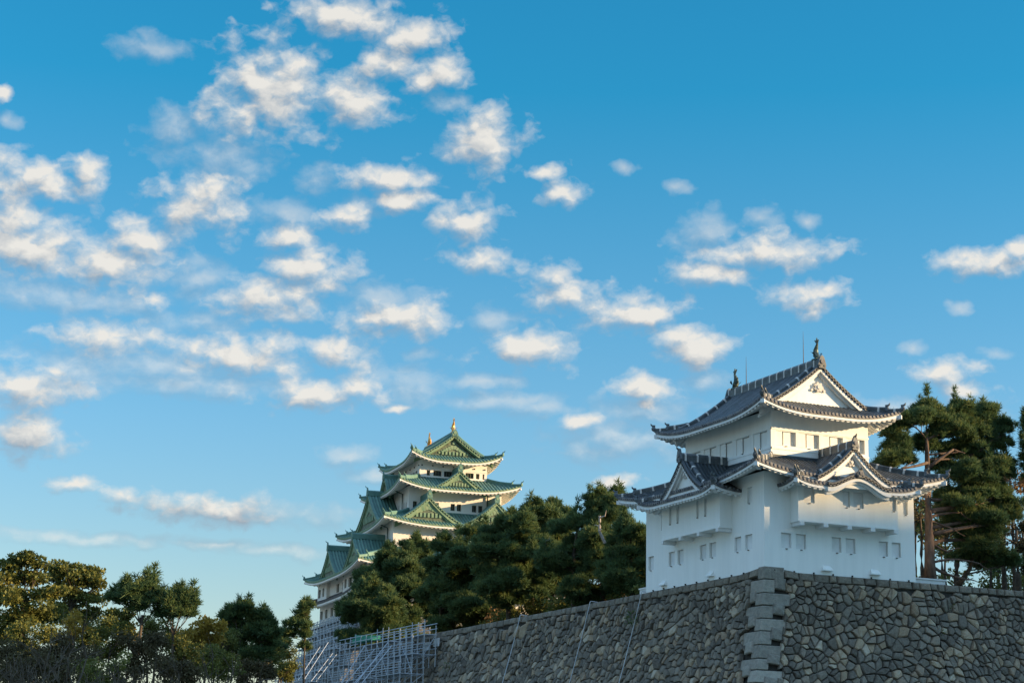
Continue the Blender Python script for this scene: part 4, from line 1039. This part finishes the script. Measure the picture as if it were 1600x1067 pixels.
def ball_clumps(c, R3, n, k, seed, low=-1.0):
    """n clump centres filling an ellipsoid"""
    rg = random.Random(seed); out = []
    while len(out) < n:
        d = Vector((rg.uniform(-1,1), rg.uniform(-1,1), rg.uniform(low,1)))
        if d.length > 1: continue
        rr = rg.uniform(.75, 1.25)*k; out.append((Vector(c)+Vector((d.x*R3[0], d.y*R3[1], d.z*R3[2])), (rr, rr, rr*.72)))
    return out

for a in ((990, 966, .55, 150, 'dark green weed growing from the stone wall below the left end of the turret'), (700, 1042, .5, 60, 'small weed low on the stone wall near the scaffold'),
          (1468, 985, .28, 60, 'small weed in the joint right of the turret base, lower one'), (1486, 950, .22, 40, 'small weed in the wall right of the turret base, upper one')): wall_plant(*a)

# --- row of dark pines along the wall top, left of the turret: (u, v of the top, x, half width px)
ROW = [(612,852,9,42),(584,908,5,38),(650,840,12,42),(697,838,7,44),(748,820,9,46),(800,800,6,44),(838,783,9,40),(868,784,13,36),(905,798,6,44),(940,768,8,36),(963,764,12,30),(985,812,7,36)]
ROWL = ['leftmost tall dark pine of the row, its top before the keep wall','low spreading dark pine at the left end of the row, over the scaffold','dark pine below the left corner of the keep wall','dark pine below the middle of the keep','dark pine before the right side of the keep, with a ragged top','dark pine standing just right of the keep','pine with sunlit upright shoots right of the keep','pine behind the sunlit shoots, set farther back','broad dark pine with a dead grey branch','tall pine with a lone dark tuft at its top','tallest pine tip near the turret roof','dark pine close against the left end of the turret']
for i, (u, v, x, hw) in enumerate(ROW):
    top = at_x(u, v, x); dist = (top-CAM).dot(cF); px = dist/FPX; hwm = hw*px; z0 = 0 if i != 1 else 0
    zlo = 1.0 if i > 5 else .2
    if i in (0, 1): zlo = -1.2
    H = top.z; c = Vector((x, top.y, (H+zlo)/2)); cl = ball_clumps(c, (hwm*1.15, hwm*1.3, (H-zlo)/2*.86), 26, max(.9, hwm*.45), 100+i)
    cl += [(Vector((x+random.uniform(-.3,.3), top.y+random.uniform(-.3,.3), H-.55)), (.6, .6, .7)), (Vector((x-hwm*.3, top.y, H-1.2)), (.8, .8, .7)), (Vector((x+hwm*.35, top.y-hwm*.3, H-1.3)), (.8, .8, .7))]
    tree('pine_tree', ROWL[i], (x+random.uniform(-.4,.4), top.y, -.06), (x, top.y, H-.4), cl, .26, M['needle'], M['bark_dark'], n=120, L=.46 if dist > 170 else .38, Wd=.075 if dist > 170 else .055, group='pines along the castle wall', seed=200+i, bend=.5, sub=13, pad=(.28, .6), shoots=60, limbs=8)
# dead branches showing among the pines
for (u, v, x, s, lab) in ((937, 815, 4.4, 1.0, 'bare pale dead stem with a crooked arm among the right pines'), (852, 850, 3.4, .8, 'bare grey dead stem in the middle of the pine row')):
    p = at_x(u, v, x); rg = random.Random(int(u)); mb = MB()
    q = limb(mb, Vector((p.x+.5, p.y, p.z-1.7)), p-ZUP*.8*s, .13*s, .11*s, .05, 7, rg)
    limb(mb, p-ZUP*.8*s, p+ZUP*.5*s, .11*s, .09*s, .1, 7, rg)
    limb(mb, p+ZUP*.3*s, p+Vector((0,-.9,.35))*s, .07*s, .04*s, .1, 5, rg); limb(mb, p+Vector((0,-.9,.35))*s, p+Vector((0,-1.15,.8))*s, .05*s, .02*s, .1, 5, rg)
    limb(mb, p-ZUP*.5*s, p+Vector((-.2,.5,-.2))*s, .05*s, .025*s, .25, 5, rg); limb(mb, p-ZUP*.6*s, p+Vector((-.2,-.7,-.75))*s, .045*s, .02*s, .2, 5, rg)
    tag(mb.build('dead_stem', M['deadwood']), lab, 'dead branch')
# autumn shrubs on the terrace, seen between the trunks
for i, y in enumerate((21, 26, 33, 40, 48, 57, 67)):
    x = 10.5+1.5*(i % 3); rg = random.Random(i); cl = ball_clumps((x, y, 2.2), (1.8, 3.6, 2.0), 16, 1.1, 300+i)
    tree('autumn_shrub', ['orange shrub beside the left end of the turret','tan shrub behind the second trunk from the turret','low orange shrub under the dead pale stem','orange shrub under the middle pines','tan shrub in the gap between middle trunks','orange shrub under the ragged pine','farthest orange shrub along the row'][i], (x, y, -.06), (x, y, 3), cl, .09, M['leaf_orange'], M['bark_dark'], kind='leaf', n=70, L=.26, Wd=.17, group='autumn shrubs behind the pines', seed=310+i, sub=6, pad=(.4, .7), limbs=5, cat='shrub')

for i, (y, lab) in enumerate(((23.5, 'dark bush at the foot of the pine nearest the turret'), (29.5, 'dark bush at the foot of the tallest pine tip'), (37, 'dark bush under the pale dead stem with the crooked arm'), (44.5, 'dark bush under the pine with sunlit shoots'), (52, 'dark bush under the pine standing right of the keep'), (61, 'dark bush under the ragged pine before the keep'), (at_x(818, 950, 8).y, 'dark bush filling the gap beneath the keep among the pine trunks'), (70, 'dark bush above the right end of the near scaffold'))):
    x = 7.5+(i % 3); cl = ball_clumps((x, y, 1.7), (1.5, 3.0, 1.7), 14, 1.0, 330+i)
    tree('undergrowth_bush', lab, (x, y, -.06), (x, y, 3), cl, .08, M['leaf_olive'], M['bark_dark'], kind='leaf', n=70, L=.26, Wd=.15, group='undergrowth below the wall-top pines', seed=340+i, sub=6, limbs=5, pad=(.35, .65), cat='shrub')

# --- big red pine right of the turret
b = at_y(1453, 912, 5.5); tp = at_y(1447, 655, 5.5); yb = b.y
def pads_at(lst, y): 
    out = []
    for (u, v, rw, rh, dy) in lst:
        p = at_y(u, v, y+dy); k = (p-CAM).dot(cF)/FPX; out.append((p, (rw*k, rw*k*1.0, rh*k)))
    return out
big = [(1500,640,24,14,.3),(1540,645,20,14,.2),(1570,668,16,14,.3),(1475,730,18,14,1.0),(1530,840,34,16,.4),(1570,800,28,22,.2),(1480,775,20,16,1.4),(1500,830,26,14,.9),(1420,655,34,18,0),(1392,672,18,14,.5),(1450,650,34,20,.6),(1478,668,28,18,-.4),(1405,697,26,14,.8),(1440,695,26,14,1.2),(1395,715,20,10,0),(1418,720,16,9,1),(1500,672,28,22,.3),(1530,665,26,26,0),(1555,690,24,26,.4),(1515,705,32,22,.8),(1545,730,30,24,0),(1500,740,30,22,-.5),(1525,765,34,24,.2),(1560,775,28,22,.6),(1500,790,34,22,0),(1545,815,34,20,-.4),(1575,735,14,22,0),(1480,705,24,14,1.5),(1385,728,22,9,1.6),(1490,815,24,14,.8)]
T = tree('pine_tree', 'tall red-barked pine with a bare lower trunk right of the turret', b, tp, pads_at(big, yb), .42, M['needle'], M['bark'], n=150, L=.36, Wd=.05, seed=401, bend=.12, sub=16, pad=(.3, .55), shoots=70, limbs=15, limb_r=.42)
# stubby lower limbs of that pine
rg = random.Random(5)
for (va, ub, vb, r) in ((808, 1500, 800, .13), (812, 1490, 826, .09), (845, 1482, 862, .12), (880, 1510, 905, .14), (880, 1530, 880, .1), (730, 1490, 702, .15), (722, 1408, 732, .13)):
    mb = MB(); a = at_y(1451, va, yb); e = at_y(ub, vb, yb-.6); pts = limb(mb, a-b, e-b, r, r*.5, .18, 7, rg); limb(mb, e-b, at_y(ub+18, vb+rg.uniform(-12, 14), yb-.8)-b, r*.5, r*.2, .2, 5, rg); mb.build('limb', M['bark'], T, smooth=True)
b2 = at_y(1497, 914, 9); t2 = at_y(1525, 850, 9)
tree('pine_tree', 'small low dark green pine right of the tall red-barked pine', b2, t2, pads_at([(1530,862,34,14,0),(1500,872,24,12,.4),(1560,868,30,14,-.3),(1540,880,34,11,.3),(1515,850,22,12,.6),(1572,880,22,10,0)], 9), .22, M['needle'], M['bark_dark'], n=150, L=.36, Wd=.05, seed=402, sub=14, shoots=20, limbs=8, bend=.3)
b3 = at_y(1618, 915, 4); t3 = at_y(1612, 660, 4)
tree('pine_tree', 'dark pine cut by the right edge of the photo', b3, t3, pads_at([(1612,665,16,14,0),(1625,680,24,18,0),(1606,695,18,12,0),(1622,720,26,16,.4),(1612,740,18,12,0)], 4), .3, M['needle'], M['bark_dark'], n=150, L=.36, Wd=.05, seed=403, sub=14, shoots=20, limbs=8)
for i, (u, v, y, m, lab, rw) in enumerate(((1578, 760, 14, 'leaf_orange', 'rust-coloured autumn tree behind the red-barked pine', 34), (1598, 850, 10, 'twig_brown', 'thin brown tree at the right edge by the wall top', 30), (1470, 805, 24, 'needle', 'dark tree far behind the turret and red-barked pine', 46), (1560, 830, 26, 'needle', 'dark tree far behind the small low pine', 56), (1430, 800, 20, 'needle', 'dark tree peeping out at the right edge of the turret wall', 34))):
    p = at_y(u, v, y); k = (p-CAM).dot(cF)/FPX; bs = Vector((p.x, p.y, -.06)); rr = rw*k
    cl = ball_clumps(p, (rr, rr, rr*1.3), 9, rr*.4, 420+i)
    tree('autumn_tree' if i < 2 else 'broadleaf_tree', lab, bs, p+ZUP*rr, cl, .2, M[m], M['bark_dark'], kind='leaf', n=90, L=.26, Wd=.18, seed=430+i, sub=12, limbs=9)
# bare trunks in the gloom behind
for i, (u, y, r, lab) in enumerate(((1500, 16, .38, 'thick dark trunk behind the lower limbs of the red-barked pine'), (1441, 12, .2, 'slim dark trunk between the turret and the red-barked pine'), (1543, 18, .16, 'thin dark trunk behind the small low pine'), (1573, 15, .3, 'thick dark trunk right of the small low pine'), (1480, 20, .16, 'thin dark trunk left of the thick dark trunk'), (1592, 13, .35, 'dark trunk nearest the right edge of the photo'))):
    p = at_y(u, 912, y); bs = Vector((p.x, p.y, -.06)); rg = random.Random(i)
    cl = ball_clumps(bs+ZUP*7, (2.4, 2.4, 2.2), 7, 1.1, 450+i)
    tree('background_tree', lab, bs, bs+ZUP*7.5, cl, r, M['twig_brown'] if i % 2 else M['leaf_olive'], M['bark_dark'], kind='leaf', n=60, L=.26, Wd=.18, seed=460+i, sub=7, limbs=7)

# dark undergrowth filling the gloom under those trees
for i, (u, y, lab) in enumerate(((1450, 20, 'dark undergrowth bush just right of the turret wall'), (1490, 22, 'dark undergrowth bush behind the thick dark trunk'), (1535, 21, 'dark undergrowth bush under the small low pine'), (1580, 20, 'dark undergrowth bush near the right edge of the photo'), (1608, 17, 'dark undergrowth bush cut by the right edge of the photo'))):
    p = at_y(u, 905, y); cl = ball_clumps((p.x, p.y, 2.0), (2.2, 1.6, 2.2), 12, 1.0, 480+i)
    tree('undergrowth_bush', lab, (p.x, p.y, -.06), (p.x, p.y, 3.5), cl, .08, M['leaf_olive'], M['bark_dark'], kind='leaf', n=60, L=.26, Wd=.16, group='undergrowth right of the turret', seed=490+i, sub=5, limbs=6, pad=(.35,.6), cat='shrub')

# --- park beyond the moat, far left
def far_tree(lab, d, top, crown, m, kind='leaf', n=40, L=.4, Wd=.28, seed=1, r=.3, name='broadleaf_tree', sub=5, group='trees beyond the moat', bk='bark_dark', blades=6):
    cl = []
    for (u, v, rw, rh) in crown:
        k = d/FPX; dd = d+random.uniform(-1, 1)*rw*k*.8; cl.append((at_d(u, v, dd), (rw*k, rw*k, rh*k)))
    t = at_d(top[0], top[1], d); bs = Vector((t.x, t.y, -16.95))
    return tree(name, lab, bs, t, cl, r, M[m], M[bk], kind=kind, n=int(n*(1.6 if kind == 'pine' else 3.0)), L=L*(1 if kind == 'pine' else .72), Wd=Wd*(.9 if kind == 'pine' else .72), seed=seed, sub=sub+5, shoots=26 if kind == 'pine' else 0, pad=(.26, .46) if kind == 'pine' else (.3, .55), limbs=16, group=group, blades=blades, tr_top=.9)
far_tree('broad layered olive tree at the far left edge', 165, (40, 885), [(42,873,30,7),(20,882,26,8),(60,882,18,6),(10,900,30,16),(45,905,34,10),(0,930,34,22),(45,935,40,18),(85,925,26,12),(30,965,46,20),(80,960,34,18),(10,990,40,20)], 'leaf_olive', seed=501, r=.5, n=46)
far_tree('olive tree with a flat domed crown right of the broad layered tree', 175, (115, 895), [(110,888,34,9),(140,892,22,8),(85,900,22,9),(125,905,36,10),(150,915,14,12),(105,925,34,12),(140,935,24,12),(100,950,34,14),(135,965,26,16),(150,955,12,10)], 'leaf_olive', seed=502, r=.45, n=46)
far_tree('small tree with yellow leaves below the domed olive tree', 150, (118, 955), [(118,962,14,12),(108,975,16,12),(125,985,18,12),(112,995,18,10)], 'leaf_yellow', seed=503, r=.2, n=40, L=.3, Wd=.22)
far_tree('small yellow-leaved tree below the spiky pine', 150, (203, 975), [(205,978,10,8),(198,990,12,8),(208,998,12,8)], 'leaf_yellow', seed=504, r=.16, n=36, L=.3, Wd=.22)
far_tree('spiky dark pine with two leaning tops beyond the bare trees', 150, (225, 925), [(205,925,20,8),(225,918,16,9),(235,930,24,9),(195,937,20,7),(215,945,26,9),(180,935,12,6),(245,940,14,6)], 'needle', kind='pine', seed=505, r=.35, n=44, L=.45, Wd=.09, name='pine_tree', sub=7)
far_tree('dark leaning pine left of the sunlit bushes', 150, (272, 945), [(278,935,16,8),(290,945,16,7),(262,948,18,8),(280,958,22,8),(255,962,18,7),(295,960,10,5)], 'needle', kind='pine', seed=506, r=.3, n=44, L=.45, Wd=.09, name='pine_tree', sub=7)
far_tree('sunlit golden bushy tree between two pines', 170, (325, 975), [(325,972,18,10),(312,982,18,10),(340,982,16,10),(300,995,26,12),(330,1000,26,14)], 'leaf_yellow', seed=507, r=.25, n=40)
far_tree('tall pine with a sunlit top left of the scaffold', 185, (378, 950), [(378,950,16,8),(368,962,18,8),(390,962,16,8),(355,965,12,8),(375,978,22,8),(360,990,18,8),(385,998,18,9),(372,1012,18,8)], 'needle', kind='pine', seed=508, r=.3, n=44, L=.5, Wd=.10, name='pine_tree', sub=7)
far_tree('dark pine nearest to the left of the scaffold', 185, (410, 960), [(412,962,12,8),(405,972,18,8),(420,975,12,8),(400,985,22,9),(420,992,18,9),(408,1004,24,10),(425,1012,20,10),(400,1025,26,12)], 'needle', kind='pine', seed=509, r=.3, n=44, L=.5, Wd=.10, name='pine_tree', sub=7)
far_tree('thin pine leaning against the foot of the keep', 255, (478, 955), [(480,950,12,6),(470,960,14,6),(462,975,16,7),(482,980,14,7),(450,990,18,7),(474,995,14,7),(440,1003,14,6),(476,1012,10,8)], 'needle', kind='pine', seed=510, r=.3, n=40, L=.6, Wd=.13, name='pine_tree', sub=6)
for i, (u, v, rw, m, d, lab) in enumerate(((20, 1025, 60, 'twig_brown', 140, 'brown thicket tree at the bottom left corner'), (110, 1025, 55, 'twig_brown', 145, 'brown thicket tree under the yellow leaves'), (175, 1000, 44, 'leaf_olive', 150, 'olive undergrowth tree below the spiky pine'), (230, 1020, 50, 'twig_brown', 140, 'brown thicket tree behind the bare branches'), (290, 1020, 46, 'leaf_olive', 150, 'dull green tree under the golden bushy tree'), (335, 1040, 44, 'leaf_olive', 160, 'dull green tree at the bottom beneath the sunlit pine'), (395, 1055, 36, 'twig_brown', 170, 'reddish brown tree at the bottom left of the scaffold'), (440, 1040, 30, 'leaf_olive', 200, 'dark tree directly left of the scaffold foot'), (60, 1060, 60, 'twig_brown', 130, 'lowest brown thicket tree at the bottom left'), (160, 1060, 60, 'leaf_olive', 135, 'low dull green tree at the bottom behind the bare tree'), (260, 1065, 60, 'twig_brown', 135, 'low brown tree at the bottom centre left'), (300,1000,34,'leaf_olive',175,'olive tree behind the golden bushy tree'),(365,1030,34,'leaf_olive',185,'olive tree at the bottom right of the golden bushy tree'),(440,1015,24,'leaf_olive',215,'small olive tree between the pine and the distant scaffold'),(60,1000,50,'leaf_olive',155,'wide olive tree under the broad layered tree'),(150,990,40,'leaf_olive',158,'olive tree under the domed tree'),(185,965,26,'leaf_olive',160,'olive filler tree between the domed tree and the spiky pine'),(245,980,30,'leaf_olive',165,'olive tree below the two leaning pines'),(345,1000,28,'leaf_olive',180,'olive tree under the sunlit pine top'),(405,1030,26,'needle',190,'very dark tree under the pine nearest the scaffold'),(420,1020,26,'leaf_olive',190,'dark bush tree behind the pine nearest the scaffold'))):
    far_tree(lab, d, (u, v-rw*.5), [(u+random.uniform(-.7,.7)*rw, v+random.uniform(-.45,.6)*rw, rw*.42, rw*.32) for _ in range(13)], m, seed=520+i, r=.22, n=40, L=.30, Wd=.18)
# bare cherry trees on the near bank
def bare_tree(lab, u, vtop, d, seed, spread):
    rg = random.Random(seed); t0 = at_d(u, vtop, d); bs = Vector((t0.x, t0.y, -16.95)); H = t0.z+16.95
    r = tag(empty('bare_tree', bs), lab, 'tree', 'bare cherry trees on the bank'); tk, tw = MB(), MB()
    def grow(p, dr, L, rad, lev):
        pts = [p]; dd = dr.copy()
        for i in range(4):
            dd = (dd+Vector((rg.uniform(-.3,.3), rg.uniform(-.3,.3), rg.uniform(-.12,.2)))).normalized(); pts.append(pts[-1]+dd*L/4)
        (tk if lev < 3 else tw).tube(pts, [rad*lerp(1, .62, i/4) for i in range(5)], 6 if lev < 2 else 4 if lev < 3 else 3)
        if lev == 5: return
        for i in range(3 if lev < 4 else 3):
            q = pts[rg.choice((2,3,4)) if i else 4]; a = dd.cross(Vector((rg.gauss(0,1), rg.gauss(0,1), rg.gauss(0,1)))).normalized()
            nd = (dd*rg.uniform(.45, .9)+a*rg.uniform(.4, .9)*spread); nd.z += .12
            grow(q, nd.normalized(), L*rg.uniform(.62, .84), rad*rg.uniform(.5, .66), lev+1)
    for k in range(3):
        a = k*2.1+rg.uniform(-.4, .4); grow(Vector((0,0,H*.22)), Vector((math.cos(a)*.75, math.sin(a)*.75, .75)).normalized(), H*.30, .16, 1)
    tk.tube([(0,0,-.1),(0.05,0,H*.1),(0,.03,H*.25)], [.34,.27,.22], 8)
    tk.build('trunk', M['bark_dark'], r, smooth=True); tw.build('twigs', M['bark_dark'], r)
for a in (('bare dark branching tree at the far left bottom', 20, 985, 78, 71, 1.0), ('bare dark tree reaching up below the yellow leaves', 110, 975, 72, 72, 1.05), ('bare dark tree with crooked limbs below the spiky pine', 215, 985, 76, 73, 1.1), ('bare dark tree rightmost, at the bottom left of the scaffold', 300, 1010, 84, 74, 1.0)): bare_tree(*a)

# --- scaffolds
def depth_for(D, f):
    d = 0
    while f(d) < D-.25 and d < 16: d += .1
    return d
near_pt = lambda i, D, z: (-D, 53.8+i*1.5, z)
near_rows = [(D, -min(12.5, depth_for(D, offs)), zt) for D, zt in ((.9, .5), (2.0, .5), (3.1, -.6), (4.2, -2.4))]
br = []
for (ua, va, ub, vb) in ((606,1003,560,1062),(612,1008,566,1066),(570,1008,533,1067),(600,1015,553,1067),(585,1014,540,1067)):
    A = at_x(ua, va, -3.4); B = at_x(ub, vb, -9); br.append((A, B+(B-A)*.3))
scaffold('scaffold', 'grey tube scaffold standing against the stone wall below the dark pines', near_pt, 15, near_rows, 1.75, br, r=.045, br_k=1.0)
foff = lambda d: .28*d+.014*d*d
def far_pt(i, D, z):
    x, y = -17.5-D, 18.5-i*2.4; c, s = math.cos(-.093), math.sin(-.093); return (65.74+c*x-s*y, 218.4+s*x+c*y, z)
far_rows = [(D, 16.6-depth_for(D+.2, foff), min(17.0, 16.6-depth_for(D+.2, foff)+5.2)) for D in (.7, 1.6, 2.6, 3.7, 4.9, 6.1, 7.4, 8.7)]
br = []
for (ua, va, ub, vb) in ((513,1003,476,1060),(520,1020,486,1064),(500,1010,466,1062),(526,1022,494,1064)):
    A = at_d(ua, va, 318); B = at_d(ub, vb, 306); br.append((A, B))
scaffold('scaffold', 'distant blue-grey scaffold wrapped round the stone foot of the keep', far_pt, 14, far_rows, 1.9, br, r=.085, br_k=.6)
sb = MB(); p = at_x(572, 999, -1.2); k = p; sb.box(p, (.5,0,0), (0,2.6,0), (0,0,.22)); sb.box(p+Vector((0,1,.35)), (.4,0,0), (0,1.2,.1), (0,0,.15))
tag(sb.build('tarpaulin', M['sheet']), 'bright green sheet lying on the scaffold top below the pines', 'tarpaulin')
